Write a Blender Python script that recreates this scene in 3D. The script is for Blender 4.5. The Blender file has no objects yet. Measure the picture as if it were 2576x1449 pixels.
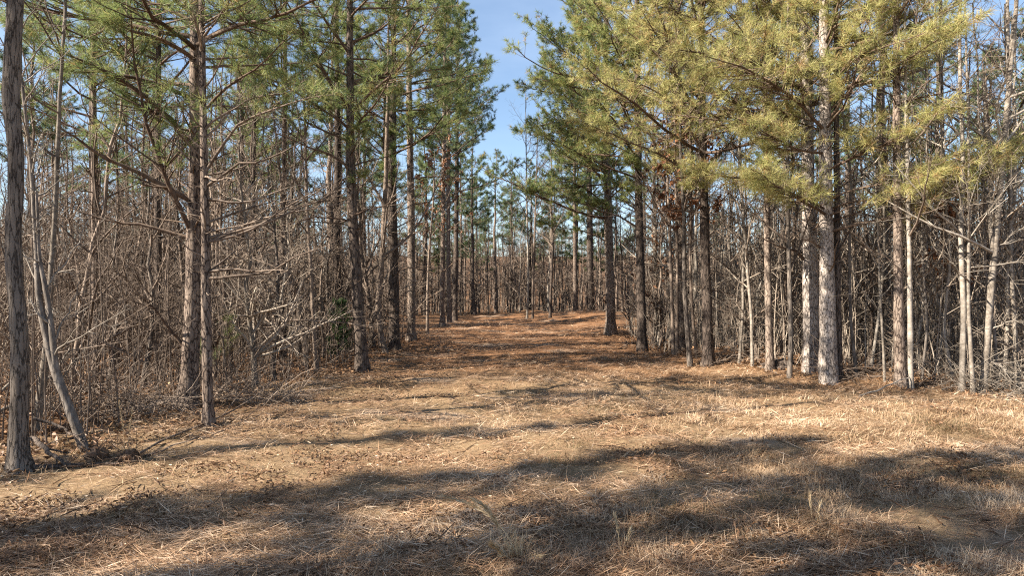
import bpy, math
import numpy as np

# ------------------------------------------------------------------ camera, sky, sun, exposure
S = bpy.context.scene
COL = S.collection
CAM_H = 1.75
FPX = 24 / 36 * 2576.0            # focal length in pixels of a 2576 px wide picture
cam_d = bpy.data.cameras.new('camera')
cam_d.lens = 24
cam_d.sensor_width = 36
cam_d.clip_start = 0.05
cam_d.clip_end = 2000
cam = bpy.data.objects.new('camera', cam_d)
cam.location = (0, 0, CAM_H)
cam.rotation_euler = (math.radians(90), 0, 0)
COL.objects.link(cam)
S.camera = cam

SUN_EL = math.radians(36)
SH = np.array([0.93, 0.37])      # direction the shadows fall on the ground
SH = SH / np.linalg.norm(SH)
sun_d = bpy.data.lights.new('sun', 'SUN')
sun_d.energy = 5.0
sun_d.angle = math.radians(0.4)
sun_d.color = (1.0, 0.885, 0.74)
sun = bpy.data.objects.new('sun', sun_d)
COL.objects.link(sun)
sun.rotation_euler = (math.pi / 2 - SUN_EL, 0, math.atan2(-SH[0], SH[1]))
sun.location = (-30, -12, 30)

W = bpy.data.worlds.new('World')
S.world = W
W.use_nodes = True
wn, wl = W.node_tree.nodes, W.node_tree.links
wn.clear()
sky = wn.new('ShaderNodeTexSky')
sky.sky_type = 'NISHITA'
sky.sun_disc = False
sky.sun_elevation = SUN_EL
sky.sun_rotation = math.atan2(-SH[0], -SH[1])
sky.air_density = 1.0
sky.dust_density = 0.6
sky.ozone_density = 2.2
tc = wn.new('ShaderNodeTexCoord')
mp = wn.new('ShaderNodeMapping')
mp.inputs['Scale'].default_value = (1.6, 1.6, 5.0)
mp.inputs['Location'].default_value = (0.3, 0.1, 0.35)
nz = wn.new('ShaderNodeTexNoise')
nz.inputs['Scale'].default_value = 2.2
nz.inputs['Detail'].default_value = 6
nz.inputs['Roughness'].default_value = 0.55
rp = wn.new('ShaderNodeValToRGB')
rp.color_ramp.elements[0].position = 0.38
rp.color_ramp.elements[0].color = (0.05, 0.05, 0.05, 1)
rp.color_ramp.elements[1].position = 0.72
rp.color_ramp.elements[1].color = (0.42, 0.42, 0.42, 1)
mx = wn.new('ShaderNodeMix')
mx.data_type = 'RGBA'
mx.inputs[7].default_value = (3.3, 4.2, 5.6, 1)
bg = wn.new('ShaderNodeBackground')
bg.inputs['Strength'].default_value = 0.058
wo = wn.new('ShaderNodeOutputWorld')
wl.new(tc.outputs['Generated'], mp.inputs['Vector'])
wl.new(mp.outputs['Vector'], nz.inputs['Vector'])
wl.new(nz.outputs['Fac'], rp.inputs['Fac'])
wl.new(rp.outputs['Color'], mx.inputs[0])
wl.new(sky.outputs['Color'], mx.inputs[6])
wl.new(mx.outputs[2], bg.inputs['Color'])
wl.new(bg.outputs['Background'], wo.inputs['Surface'])

S.view_settings.view_transform = 'Standard'
S.view_settings.look = 'None'
S.view_settings.exposure = 1.9
S.view_settings.gamma = 1
S.view_settings.use_curve_mapping = False
S.render.engine = 'CYCLES'
S.cycles.use_denoising = False
S.cycles.pixel_filter_type = 'BLACKMAN_HARRIS'
S.cycles.filter_width = 1.15
S.cycles.max_bounces = 6
S.cycles.diffuse_bounces = 3
S.cycles.glossy_bounces = 2
S.cycles.transmission_bounces = 3
S.render.resolution_x = 1024
S.render.resolution_y = 577

RNG = np.random.default_rng(11)

# ------------------------------------------------------------------ terrain
_T = np.random.default_rng(3).random((256, 256))


def vnoise(x, y, s=0):
    x = np.asarray(x, float) + 37.1 * s
    y = np.asarray(y, float) + 91.7 * s
    xi, yi = np.floor(x).astype(int), np.floor(y).astype(int)
    fx, fy = x - xi, y - yi
    fx, fy = fx * fx * (3 - 2 * fx), fy * fy * (3 - 2 * fy)
    a, b = _T[xi % 256, yi % 256], _T[(xi + 1) % 256, yi % 256]
    c, d = _T[xi % 256, (yi + 1) % 256], _T[(xi + 1) % 256, (yi + 1) % 256]
    return (a * (1 - fx) + b * fx) * (1 - fy) + (c * (1 - fx) + d * fx) * fy


def sstep(a, b, x):
    t = np.clip((x - a) / (b - a), 0, 1)
    return t * t * (3 - 2 * t)


def left_edge(y):
    return np.interp(y, [-20, 0, 4.5, 6.5, 8.6, 11, 14, 22, 36, 45], [-14, -8, -6.2, -5.1, -4.4, -4.1, -3.5, -3.5, -3.3, -3.0])


def right_edge(y):
    return np.interp(y, [11.2, 11.6, 12.4, 13.5, 15.2, 18, 22, 28, 36, 45], [40, 7.5, 6.3, 5.6, 4.6, 3.8, 4.0, 4.2, 4.6, 5.0])


def forest(x, y):
    """> 0 inside the woods, in metres from the edge"""
    x, y = np.asarray(x, float), np.asarray(y, float)
    l = left_edge(y) - x
    r = np.where(y < 11.2, -5.0, x - right_edge(y))
    e = y - 42.5
    return np.maximum(np.maximum(l, r), e)


MOUNDS = [(4.3, 37, 2.6, 0.42), (-5.15, 10.1, 0.7, 0.22), (4.9, 16.4, 0.8, 0.15), (5.9, 15.6, 0.9, 0.22),
          (7.4, 12.6, 0.8, 0.16), (-2.2, 33, 1.5, 0.10), (3.9, 26.3, 0.9, 0.14), (1.6, 43, 1.1, 0.35), (6.3, 12.9, 0.6, 0.14)]


def ground_z(x, y):
    x, y = np.asarray(x, float), np.asarray(y, float)
    z = 0.20 * (vnoise(x / 7, y / 7, 1) - .5) + 0.10 * (vnoise(x / 1.9, y / 1.9, 2) - .5)
    z = z + 0.075 * (vnoise(x / .55, y / .5, 3) - .5) + 0.05 * (vnoise(x / .21, y / .19, 4) - .5)
    f = sstep(0, 2.0, forest(x, y))
    z = z + f * (0.10 * (vnoise(x / .8, y / .8, 5) - .35))
    for mx_, my_, s_, h_ in MOUNDS:
        z = z + h_ * np.exp(-((x - mx_) ** 2 + (y - my_) ** 2) / (2 * s_ * s_))
    r = np.hypot(x, y)
    z = z + 11 * sstep(55, 210, r)
    return z


def at(u, v):
    """ground point seen at a pixel of the 2576 px wide picture"""
    d = CAM_H * FPX / (v - 724.5)
    for _ in range(12):
        x = (u - 1288) / FPX * d
        d = 0.5 * d + 0.5 * FPX * (CAM_H - float(ground_z(x, d))) / (v - 724.5)
    x = (u - 1288) / FPX * d
    return np.array([x, d, float(ground_z(x, d))])


# ------------------------------------------------------------------ materials
def mat(name):
    m = bpy.data.materials.new(name)
    m.use_nodes = True
    nt = m.node_tree
    nt.nodes.clear()
    return m, nt.nodes, nt.links


def ramp(n, stops):
    r = n.new('ShaderNodeValToRGB')
    e = r.color_ramp.elements
    while len(e) > 1:
        e.remove(e[0])
    e[0].position, e[0].color = stops[0][0], (*stops[0][1], 1)
    for p, c in stops[1:]:
        k = e.new(p)
        k.color = (*c, 1)
    return r


def bark(name, dark, mid, light, zs=0.25, scale=26, plates=True, bump=0.6, moss=0.0):
    m, n, l = mat(name)
    t = n.new('ShaderNodeTexCoord')
    oi = n.new('ShaderNodeObjectInfo')
    mpg = n.new('ShaderNodeMapping')
    mpg.inputs['Scale'].default_value = (1, 1, zs)
    l.new(t.outputs['Object'], mpg.inputs['Vector'])
    ns = n.new('ShaderNodeTexNoise')
    ns.inputs['Scale'].default_value = scale
    ns.inputs['Detail'].default_value = 5
    ns.inputs['Roughness'].default_value = 0.65
    l.new(mpg.outputs['Vector'], ns.inputs['Vector'])
    big = n.new('ShaderNodeTexNoise')
    big.inputs['Scale'].default_value = 2.3
    big.inputs['Detail'].default_value = 3
    l.new(t.outputs['Object'], big.inputs['Vector'])
    add = n.new('ShaderNodeMath')
    add.operation = 'MULTIPLY_ADD'
    l.new(big.outputs['Fac'], add.inputs[0])
    add.inputs[1].default_value = 0.55
    ad2 = n.new('ShaderNodeMath')
    ad2.operation = 'MULTIPLY_ADD'
    l.new(oi.outputs['Random'], ad2.inputs[0])
    ad2.inputs[1].default_value = 0.22
    ad2.inputs[2].default_value = -0.36
    l.new(ad2.outputs[0], add.inputs[2])
    hgt = ns.outputs['Fac']
    if plates:
        vo = n.new('ShaderNodeTexVoronoi')
        vo.feature = 'DISTANCE_TO_EDGE'
        vo.inputs['Scale'].default_value = scale * 0.9
        wv = n.new('ShaderNodeVectorMath')
        wv.operation = 'MULTIPLY_ADD'
        l.new(ns.outputs['Color'], wv.inputs[0])
        wv.inputs[1].default_value = (0.06, 0.06, 0.06)
        l.new(mpg.outputs['Vector'], wv.inputs[2])
        l.new(wv.outputs[0], vo.inputs['Vector'])
        mr = n.new('ShaderNodeMapRange')
        mr.inputs['From Max'].default_value = 0.09
        mr.inputs['To Min'].default_value = 0.1
        l.new(vo.outputs['Distance'], mr.inputs['Value'])
        mm = n.new('ShaderNodeMath')
        mm.operation = 'MULTIPLY'
        l.new(mr.outputs[0], mm.inputs[0])
        mm2 = n.new('ShaderNodeMath')
        mm2.operation = 'ADD'
        l.new(ns.outputs['Fac'], mm2.inputs[0])
        mm2.inputs[1].default_value = 0.12
        l.new(mm2.outputs[0], mm.inputs[1])
        hgt = mm.outputs[0]
    sm = n.new('ShaderNodeMath')
    sm.operation = 'ADD'
    l.new(hgt, sm.inputs[0])
    l.new(add.outputs[0], sm.inputs[1])
    r = ramp(n, [(0.12, dark), (0.45, mid), (0.85, light)])
    l.new(sm.outputs[0], r.inputs['Fac'])
    b = n.new('ShaderNodeBsdfPrincipled')
    b.inputs['Roughness'].default_value = 0.9
    b.inputs['Specular IOR Level'].default_value = 0.2
    l.new(r.outputs['Color'], b.inputs['Base Color'])
    bp = n.new('ShaderNodeBump')
    bp.inputs['Strength'].default_value = bump
    bp.inputs['Distance'].default_value = 0.02
    l.new(hgt, bp.inputs['Height'])
    l.new(bp.outputs['Normal'], b.inputs['Normal'])
    o = n.new('ShaderNodeOutputMaterial')
    l.new(b.outputs[0], o.inputs['Surface'])
    return m


def leafy(name, stops, transl=0.3, rand=0.12, rough=0.55):
    """thin leaves, needles and straw: colour from the 'tint' attribute of each piece"""
    m, n, l = mat(name)
    a = n.new('ShaderNodeAttribute')
    a.attribute_name = 'tint'
    oi = n.new('ShaderNodeObjectInfo')
    ad = n.new('ShaderNodeMath')
    ad.operation = 'MULTIPLY_ADD'
    l.new(oi.outputs['Random'], ad.inputs[0])
    ad.inputs[1].default_value = rand
    l.new(a.outputs['Fac'], ad.inputs[2])
    r = ramp(n, stops)
    l.new(ad.outputs[0], r.inputs['Fac'])
    b = n.new('ShaderNodeBsdfPrincipled')
    b.inputs['Roughness'].default_value = rough
    b.inputs['Specular IOR Level'].default_value = 0.35
    l.new(r.outputs['Color'], b.inputs['Base Color'])
    tr = n.new('ShaderNodeBsdfTranslucent')
    l.new(r.outputs['Color'], tr.inputs['Color'])
    mxs = n.new('ShaderNodeMixShader')
    mxs.inputs[0].default_value = transl
    l.new(b.outputs[0], mxs.inputs[1])
    l.new(tr.outputs[0], mxs.inputs[2])
    o = n.new('ShaderNodeOutputMaterial')
    l.new(mxs.outputs[0], o.inputs['Surface'])
    return m


M_PINE = bark('pine_bark', (0.028, 0.020, 0.017), (0.11, 0.083, 0.066), (0.27, 0.22, 0.18), zs=0.3, scale=22)
M_PINEPALE = bark('pale_pine_bark', (0.05, 0.042, 0.037), (0.235, 0.20, 0.175), (0.48, 0.43, 0.385), zs=0.34, scale=26)
M_DARK = bark('dark_bark', (0.014, 0.011, 0.009), (0.055, 0.042, 0.035), (0.15, 0.12, 0.098), zs=0.22, scale=24)
M_HARD = bark('hardwood_bark', (0.022, 0.018, 0.015), (0.085, 0.071, 0.060), (0.20, 0.172, 0.145), zs=0.14, scale=30)
M_PALE = bark('pale_smooth_bark', (0.03, 0.025, 0.021), (0.155, 0.134, 0.11), (0.38, 0.345, 0.30), zs=1.3, scale=13, plates=False, bump=0.3)
M_TWIG = bark('twig_bark', (0.038, 0.029, 0.023), (0.115, 0.088, 0.069), (0.29, 0.235, 0.19), zs=0.6, scale=14, plates=False, bump=0.2)
M_GREY = bark('grey_sapling_bark', (0.03, 0.025, 0.021), (0.13, 0.113, 0.098), (0.34, 0.31, 0.275), zs=0.3, scale=24, plates=False, bump=0.5)
M_TWIGLIT = bark('sunlit_twig_bark', (0.07, 0.055, 0.042), (0.20, 0.162, 0.128), (0.40, 0.35, 0.29), zs=0.6, scale=14, plates=False, bump=0.2)  # twig bark again, brighter: sunlight on the twigs put into the colour
M_LIMB = bark('limb_bark', (0.022, 0.015, 0.011), (0.085, 0.058, 0.043), (0.21, 0.16, 0.12), zs=0.6, scale=18, plates=False, bump=0.5)
M_NEEDY = leafy('yellow_green_needles', [(0.0, (0.16, 0.21, 0.065)), (0.35, (0.34, 0.35, 0.125)), (0.75, (0.52, 0.49, 0.22)), (1.0, (0.36, 0.23, 0.10))], transl=0.5)
M_NEEDG = leafy('green_needles', [(0.0, (0.06, 0.115, 0.042)), (0.4, (0.15, 0.21, 0.072)), (0.8, (0.31, 0.335, 0.125)), (1.0, (0.28, 0.19, 0.08))], transl=0.5)
M_NEEDM = leafy('mid_green_needles', [(0.0, (0.09, 0.15, 0.05)), (0.4, (0.22, 0.275, 0.09)), (0.8, (0.40, 0.41, 0.16)), (1.0, (0.32, 0.21, 0.09))], transl=0.5)
M_NEEDB = leafy('dark_green_needles', [(0.0, (0.04, 0.085, 0.045)), (0.5, (0.09, 0.15, 0.07)), (0.85, (0.18, 0.215, 0.085)), (1.0, (0.2, 0.14, 0.06))], transl=0.35)
M_OAK = leafy('dead_oak_leaves', [(0.0, (0.06, 0.028, 0.017)), (0.5, (0.15, 0.065, 0.032)), (1.0, (0.30, 0.15, 0.07))], transl=0.35)
M_LITTER = leafy('leaf_litter', [(0.0, (0.075, 0.04, 0.022)), (0.5, (0.21, 0.115, 0.058)), (1.0, (0.40, 0.26, 0.14))], transl=0.1, rand=0)
M_STRAW = leafy('dry_straw', [(0.0, (0.085, 0.048, 0.028)), (0.35, (0.24, 0.138, 0.078)), (0.7, (0.45, 0.30, 0.185)), (1.0, (0.68, 0.54, 0.395))], transl=0.12, rand=0)
M_GRASS = leafy('dormant_grass', [(0.0, (0.085, 0.08, 0.034)), (0.2, (0.19, 0.13, 0.075)), (0.6, (0.37, 0.255, 0.155)), (1.0, (0.60, 0.48, 0.34))], transl=0.2, rand=0)
M_SEDGE = leafy('broomsedge_straw', [(0.0, (0.30, 0.21, 0.11)), (0.5, (0.47, 0.35, 0.20)), (1.0, (0.62, 0.52, 0.36))], transl=0.2, rand=0)
M_CEDAR = leafy('cedar_foliage', [(0.0, (0.018, 0.045, 0.014)), (0.6, (0.045, 0.095, 0.025)), (1.0, (0.09, 0.15, 0.045))], transl=0.2)


def ground_material():
    m, n, l = mat('forest_ground')
    t = n.new('ShaderNodeTexCoord')
    at_ = n.new('ShaderNodeAttribute')
    at_.attribute_name = 'woods'
    at2 = n.new('ShaderNodeAttribute')
    at2.attribute_name = 'trail'

    def noise(scale, det=4, rough=0.6, sc=(1, 1, 1)):
        mg = n.new('ShaderNodeMapping')
        mg.inputs['Scale'].default_value = sc
        l.new(t.outputs['Object'], mg.inputs['Vector'])
        q = n.new('ShaderNodeTexNoise')
        q.inputs['Scale'].default_value = scale
        q.inputs['Detail'].default_value = det
        q.inputs['Roughness'].default_value = rough
        l.new(mg.outputs['Vector'], q.inputs['Vector'])
        return q.outputs['Fac']

    def mix(f, a, b):
        q = n.new('ShaderNodeMix')
        q.data_type = 'RGBA'
        l.new(f, q.inputs[0])
        for s, k in ((a, 6), (b, 7)):
            if isinstance(s, tuple):
                q.inputs[k].default_value = (*s, 1)
            else:
                l.new(s, q.inputs[k])
        return q.outputs[2]
    fine = noise(42, 6, 0.75, (0.5, 1.6, 1))
    r1 = ramp(n, [(0.25, (0.07, 0.045, 0.028)), (0.45, (0.20, 0.135, 0.078)), (0.62, (0.34, 0.25, 0.15)), (0.8, (0.48, 0.38, 0.25))])
    l.new(fine, r1.inputs['Fac'])
    r2 = ramp(n, [(0.25, (0.06, 0.033, 0.019)), (0.45, (0.17, 0.088, 0.045)), (0.65, (0.29, 0.165, 0.085)), (0.82, (0.40, 0.27, 0.16))])
    l.new(fine, r2.inputs['Fac'])
    soil = ramp(n, [(0.3, (0.25, 0.18, 0.13)), (0.7, (0.42, 0.32, 0.235))])
    l.new(noise(9, 6, 0.7), soil.inputs['Fac'])
    pm = ramp(n, [(0.56, (0, 0, 0)), (0.68, (1, 1, 1))])
    l.new(noise(0.75, 4, 0.6, (0.55, 1.0, 1)), pm.inputs['Fac'])
    base = mix(at2.outputs['Fac'], r1.outputs['Color'], r2.outputs['Color'])
    base = mix(pm.outputs['Color'], base, soil.outputs['Color'])
    wl_ = ramp(n, [(0.3, (0.05, 0.03, 0.019)), (0.5, (0.14, 0.078, 0.042)), (0.72, (0.27, 0.165, 0.09))])
    l.new(fine, wl_.inputs['Fac'])
    base = mix(at_.outputs['Fac'], base, wl_.outputs['Color'])
    b = n.new('ShaderNodeBsdfPrincipled')
    b.inputs['Roughness'].default_value = 0.95
    b.inputs['Specular IOR Level'].default_value = 0.1
    l.new(base, b.inputs['Base Color'])
    bp = n.new('ShaderNodeBump')
    bp.inputs['Strength'].default_value = 0.9
    bp.inputs['Distance'].default_value = 0.03
    l.new(fine, bp.inputs['Height'])
    l.new(bp.outputs['Normal'], b.inputs['Normal'])
    o = n.new('ShaderNodeOutputMaterial')
    l.new(b.outputs[0], o.inputs['Surface'])
    return m


M_GROUND = ground_material()

# ------------------------------------------------------------------ mesh helpers


def norm(v):
    return v / np.maximum(np.linalg.norm(v, axis=-1, keepdims=True), 1e-9)


def make_mesh(name, V, F, mat_, tint=None, smooth=True):
    """V (n,3); F a list of (m,3) / (m,4) index arrays"""
    me = bpy.data.meshes.new(name)
    V = np.ascontiguousarray(V, np.float32)
    F = [f for f in F if len(f)]
    me.vertices.add(len(V))
    me.vertices.foreach_set('co', V.ravel())
    loops = np.concatenate([f.ravel() for f in F]).astype(np.int32)
    tot = np.concatenate([np.full(len(f), f.shape[1]) for f in F]).astype(np.int32)
    st = np.concatenate([[0], np.cumsum(tot)[:-1]]).astype(np.int32)
    me.loops.add(len(loops))
    me.loops.foreach_set('vertex_index', loops)
    me.polygons.add(len(tot))
    me.polygons.foreach_set('loop_start', st)
    me.polygons.foreach_set('loop_total', tot)
    if smooth:
        me.polygons.foreach_set('use_smooth', np.ones(len(tot), bool))
    if tint is not None:
        a = me.attributes.new('tint', 'FLOAT', 'POINT')
        a.data.foreach_set('value', np.ascontiguousarray(tint, np.float32))
    me.update(calc_edges=True)
    me.materials.append(mat_)
    return me


def part(name, me, parent, label=None, kind=None):
    o = bpy.data.objects.new(name, me)
    COL.objects.link(o)
    o.parent = parent
    if label:
        o['label'] = label
    if kind:
        o['kind'] = kind
    return o


def thing(name, label, cat, loc, group=None, rz=0.0):
    o = bpy.data.objects.new(name, None)
    o.empty_display_size = 0.2
    COL.objects.link(o)
    o.location = loc
    o.rotation_euler = (0, 0, rz)
    o['label'] = label
    o['category'] = cat
    if group:
        o['group'] = group
    return o


def copy_thing(root, label, loc, rz, sc, group, tilt=(0, 0), mats=None):
    r = root.copy()
    COL.objects.link(r)
    r.location = loc
    r.rotation_euler = (tilt[0], tilt[1], rz)
    r.scale = (sc, sc, sc)
    r['label'] = label
    r['group'] = group
    for ch in root.children:
        c = ch.copy()
        COL.objects.link(c)
        c.parent = r
    return r


def tubes(P, R, s):
    """P (n,k,3), R (n,k) -> verts, quads"""
    n, k, _ = P.shape
    T = norm(np.gradient(P, axis=1))
    ref = np.array([0.36, 0.91, 0.21])
    U = norm(np.cross(T, ref))
    Vv = np.cross(T, U)
    a = np.arange(s) / s * 2 * np.pi
    ring = U[:, :, None] * np.cos(a)[None, None, :, None] + Vv[:, :, None] * np.sin(a)[None, None, :, None]
    V = P[:, :, None] + ring * R[:, :, None, None]
    i = np.arange(n)[:, None, None] * k * s
    j = np.arange(k - 1)[None, :, None] * s
    q = np.arange(s)[None, None, :]
    q2 = (q + 1) % s
    F = np.stack([i + j + q, i + j + q2, i + j + s + q2, i + j + s + q], -1).reshape(-1, 4)
    return V.reshape(-1, 3), F


def merge(lst):
    Vs, Fs, o = [], [], 0
    for V, F in lst:
        if len(V) == 0:
            continue
        Vs.append(V)
        for f in (F if isinstance(F, list) else [F]):
            Fs.append(f + o)
        o += len(V)
    # group by arity
    out = []
    for ar in (3, 4):
        g = [f for f in Fs if f.shape[1] == ar]
        if g:
            out.append(np.concatenate(g))
    return np.concatenate(Vs), out


def resample(pts, k):
    pts = np.asarray(pts, float)
    # smooth catmull-like resample by arclength with light smoothing
    s = np.concatenate([[0], np.cumsum(np.linalg.norm(np.diff(pts[:, :3], axis=0), axis=1))])
    t = np.linspace(0, s[-1], k)
    out = np.stack([np.interp(t, s, pts[:, c]) for c in range(pts.shape[1])], 1)
    for _ in range(2):
        out[1:-1] = 0.25 * out[:-2] + 0.5 * out[1:-1] + 0.25 * out[2:]
    return out


def plen(P):
    return np.linalg.norm(np.diff(P, axis=1), axis=2).sum(1)


def sample(P, R, idx, t):
    k = P.shape[1]
    x = t * (k - 1)
    i = np.minimum(x.astype(int), k - 2)
    f = (x - i)[:, None]
    a, b = P[idx, i], P[idx, i + 1]
    r = R[idx, i] * (1 - f[:, 0]) + R[idx, i + 1] * f[:, 0]
    return a * (1 - f) + b * f, norm(b - a), r


def walk(pos, d, L, k, rng, up=0.0, wig=0.15, flat=None):
    n = len(pos)
    P = np.zeros((n, k, 3))
    P[:, 0] = pos
    st = (L / (k - 1))[:, None]
    for j in range(1, k):
        d = d + rng.normal(0, wig, (n, 3)) + np.array([0, 0, 1.0]) * (up if np.isscalar(up) else up[:, None])
        d = norm(d)
        P[:, j] = P[:, j - 1] + d * st
    return P


def grow(P, R, root, counts, t0, t1, Lf, ang, k, rng, up=0.0, wig=0.15, planar=0.0, rf=0.6, rmin=0.002, taper=0.2, Lmin=0.05):
    n = len(P)
    counts = np.broadcast_to(np.asarray(counts), (n,))
    idx = np.repeat(np.arange(n), counts)
    if len(idx) == 0:
        return np.zeros((0, k, 3)), np.zeros((0, k)), np.zeros(0, int)
    t = rng.uniform(t0, t1, len(idx))
    pos, tan, r = sample(P, R, idx, t)
    rv = norm(rng.normal(0, 1, (len(idx), 3)))
    pr = norm(np.cross(tan, rv))
    if planar > 0:
        h = norm(np.cross(tan, np.array([0, 0, 1.0])) + 1e-6) * np.where(rng.random(len(idx)) < .5, -1, 1)[:, None]
        pr = norm(pr * (1 - planar) + h * planar)
    a = np.radians(rng.uniform(ang[0], ang[1], len(idx)))[:, None]
    d = tan * np.cos(a) + pr * np.sin(a)
    L = np.maximum(plen(P)[idx] * rng.uniform(Lf[0], Lf[1], len(idx)) * (1.15 - 0.75 * t), Lmin)
    Q = walk(pos, d, L, k, rng, up, wig)
    r0 = np.maximum(np.minimum(r * rf, 0.012 + L * 0.012), rmin)
    RR = r0[:, None] * np.linspace(1, taper, k)[None]
    return Q, np.maximum(RR, rmin * 0.6), root[idx]


def tufts(pos, d, n, L, w, rng, spread=(15, 80), droop=0.12):
    """pine needle bundles: n thin triangles fanning out of every twig tip"""
    m = len(pos)
    p = np.repeat(pos, n, 0)
    ax = np.repeat(norm(d), n, 0)
    rv = norm(rng.normal(0, 1, (m * n, 3)))
    pr = norm(np.cross(ax, rv))
    a = np.radians(rng.uniform(spread[0], spread[1], m * n))[:, None]
    nd = ax * np.cos(a) + pr * np.sin(a)
    nd[:, 2] -= droop
    nd = norm(nd)
    back = rng.uniform(0, 0.10, m * n)[:, None]
    p = p - ax * back
    ll = L * rng.uniform(.7, 1.15, m * n)[:, None] * np.repeat(rng.uniform(.65, 1.25, m), n)[:, None]
    sd = norm(np.cross(nd, norm(rng.normal(0, 1, (m * n, 3)))))
    w = w * rng.uniform(.8, 1.2, m * n)[:, None] if np.isscalar(w) else np.repeat(w, n)[:, None]
    V = np.stack([p - sd * w * .5, p + sd * w * .5, p + nd * ll], 1).reshape(-1, 3)
    F = np.arange(m * n * 3).reshape(-1, 3)
    tt = np.repeat(np.clip(rng.normal(.5, .22, m), 0, .93), n) + rng.normal(0, .07, m * n)
    brown = rng.random(m * n) < 0.03
    tt = np.where(brown, 1.0, tt)
    return V, F, np.repeat(np.clip(tt, 0, 1), 3)


def leaves(pos, d, L, w, rng, fold=0.3):
    """loose leaves: a folded pair of triangles each"""
    m = len(pos)
    d = norm(d)
    sd = norm(np.cross(d, norm(rng.normal(0, 1, (m, 3)))))
    nr = np.cross(d, sd)
    ll = (L * rng.uniform(.6, 1.2, m))[:, None]
    ww = (w * rng.uniform(.7, 1.2, m))[:, None]
    mid = pos + d * ll * .5
    A, B = pos, pos + d * ll
    C = mid + sd * ww * .5 + nr * ww * fold
    D = mid - sd * ww * .5 + nr * ww * fold
    V = np.stack([A, C, B, D], 1).reshape(-1, 3)
    i = np.arange(m)[:, None] * 4
    F = np.concatenate([i + np.array([[0, 1, 2]]), i + np.array([[0, 2, 3]])])
    return V, F, np.repeat(np.clip(rng.normal(.5, .25, m), 0, 1), 4)


def blades(pos, az, lean, L, w, rng, tint, seg2=False):
    """straw and grass: slim diamonds (lying straw) or bent two-segment blades"""
    m = len(pos)
    d = np.stack([np.cos(az) * np.sin(lean), np.sin(az) * np.sin(lean), np.cos(lean)], 1)
    sd = np.stack([-np.sin(az), np.cos(az), np.zeros(m)], 1)
    sd = norm(sd + rng.normal(0, .35, (m, 3)))
    L, w = L[:, None], w[:, None]
    if not seg2:
        V = np.stack([pos, pos + d * L * .45 + sd * w * .5, pos + d * L, pos + d * L * .45 - sd * w * .5], 1)
        F = np.arange(m * 4).reshape(-1, 4)
        return V.reshape(-1, 3), F, np.repeat(tint, 4)
    l2 = np.minimum(lean + rng.uniform(.15, .8, m), 1.75)
    d2 = np.stack([np.cos(az) * np.sin(l2), np.sin(az) * np.sin(l2), np.cos(l2)], 1)
    mid = pos + d * L * .55
    V = np.stack([pos - sd * w * .5, pos + sd * w * .5, mid + sd * w * .4, mid - sd * w * .4, mid + d2 * L * .45], 1)
    i = np.arange(m)[:, None] * 5
    return V.reshape(-1, 3), [i + np.array([[0, 1, 2, 3]]), i + np.array([[3, 2, 4]])], np.repeat(tint, 5)


def stuff(name, me, label, cat):
    o = bpy.data.objects.new(name, me)
    COL.objects.link(o)
    o['kind'] = 'stuff'
    o['label'] = label
    o['category'] = cat
    return o


# ------------------------------------------------------------------ the ground, one sheet to the horizon
def lines(a, b, fine, g, lim):
    c = list(np.arange(a, b, fine))
    s = fine
    hi = []
    x = b
    while x < lim:
        hi.append(x)
        s = min(s * g, 25)
        x += s
    hi.append(lim)
    s = fine
    lo = []
    x = a - s
    while x > -lim:
        lo.append(x)
        s = min(s * g, 25)
        x -= s
    lo.append(-lim)
    return np.array(lo[::-1] + c + hi)


gx = lines(-4.5, 5.0, 0.09, 1.06, 600)
gy = lines(3.6, 8.5, 0.085, 1.05, 600)
X, Y = np.meshgrid(gx, gy)
Z = ground_z(X, Y)
nx, ny = len(gx), len(gy)
ii = (np.arange(ny - 1)[:, None] * nx + np.arange(nx - 1)[None]).reshape(-1)
Fq = np.stack([ii, ii + 1, ii + nx + 1, ii + nx], 1)
me = make_mesh('ground', np.stack([X, Y, Z], -1).reshape(-1, 3), [Fq], M_GROUND)
a = me.attributes.new('woods', 'FLOAT', 'POINT')
a.data.foreach_set('value', sstep(-0.4, 1.2, forest(X, Y) + 1.2 * (vnoise(X / .7, Y / .7, 8) - .5)).ravel().astype(np.float32))
a = me.attributes.new('trail', 'FLOAT', 'POINT')
a.data.foreach_set('value', sstep(8, 17, Y + 5 * (vnoise(X / 1.5, Y / 1.5, 9) - .5)).ravel().astype(np.float32))
go = bpy.data.objects.new('ground', me)
COL.objects.link(go)
go['kind'] = 'structure'
go['label'] = 'leaf and straw covered ground of the clearing and the woods'

# ------------------------------------------------------------------ trees


def px_path(path, d0, base, dy=0.0):
    """pixel path (u, v[, w]) at distance d0 (drifting by dy) -> local points and radii"""
    out = []
    n = len(path)
    for i, q in enumerate(path):
        d = d0 + dy * i / max(1, n - 1)
        w = q[2] if len(q) > 2 else 0
        out.append([(q[0] - 1288) / FPX * d - base[0], d - base[1], CAM_H + (724.5 - q[1]) / FPX * d - base[2], w / 2 / FPX * d])
    return np.array(out)


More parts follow.
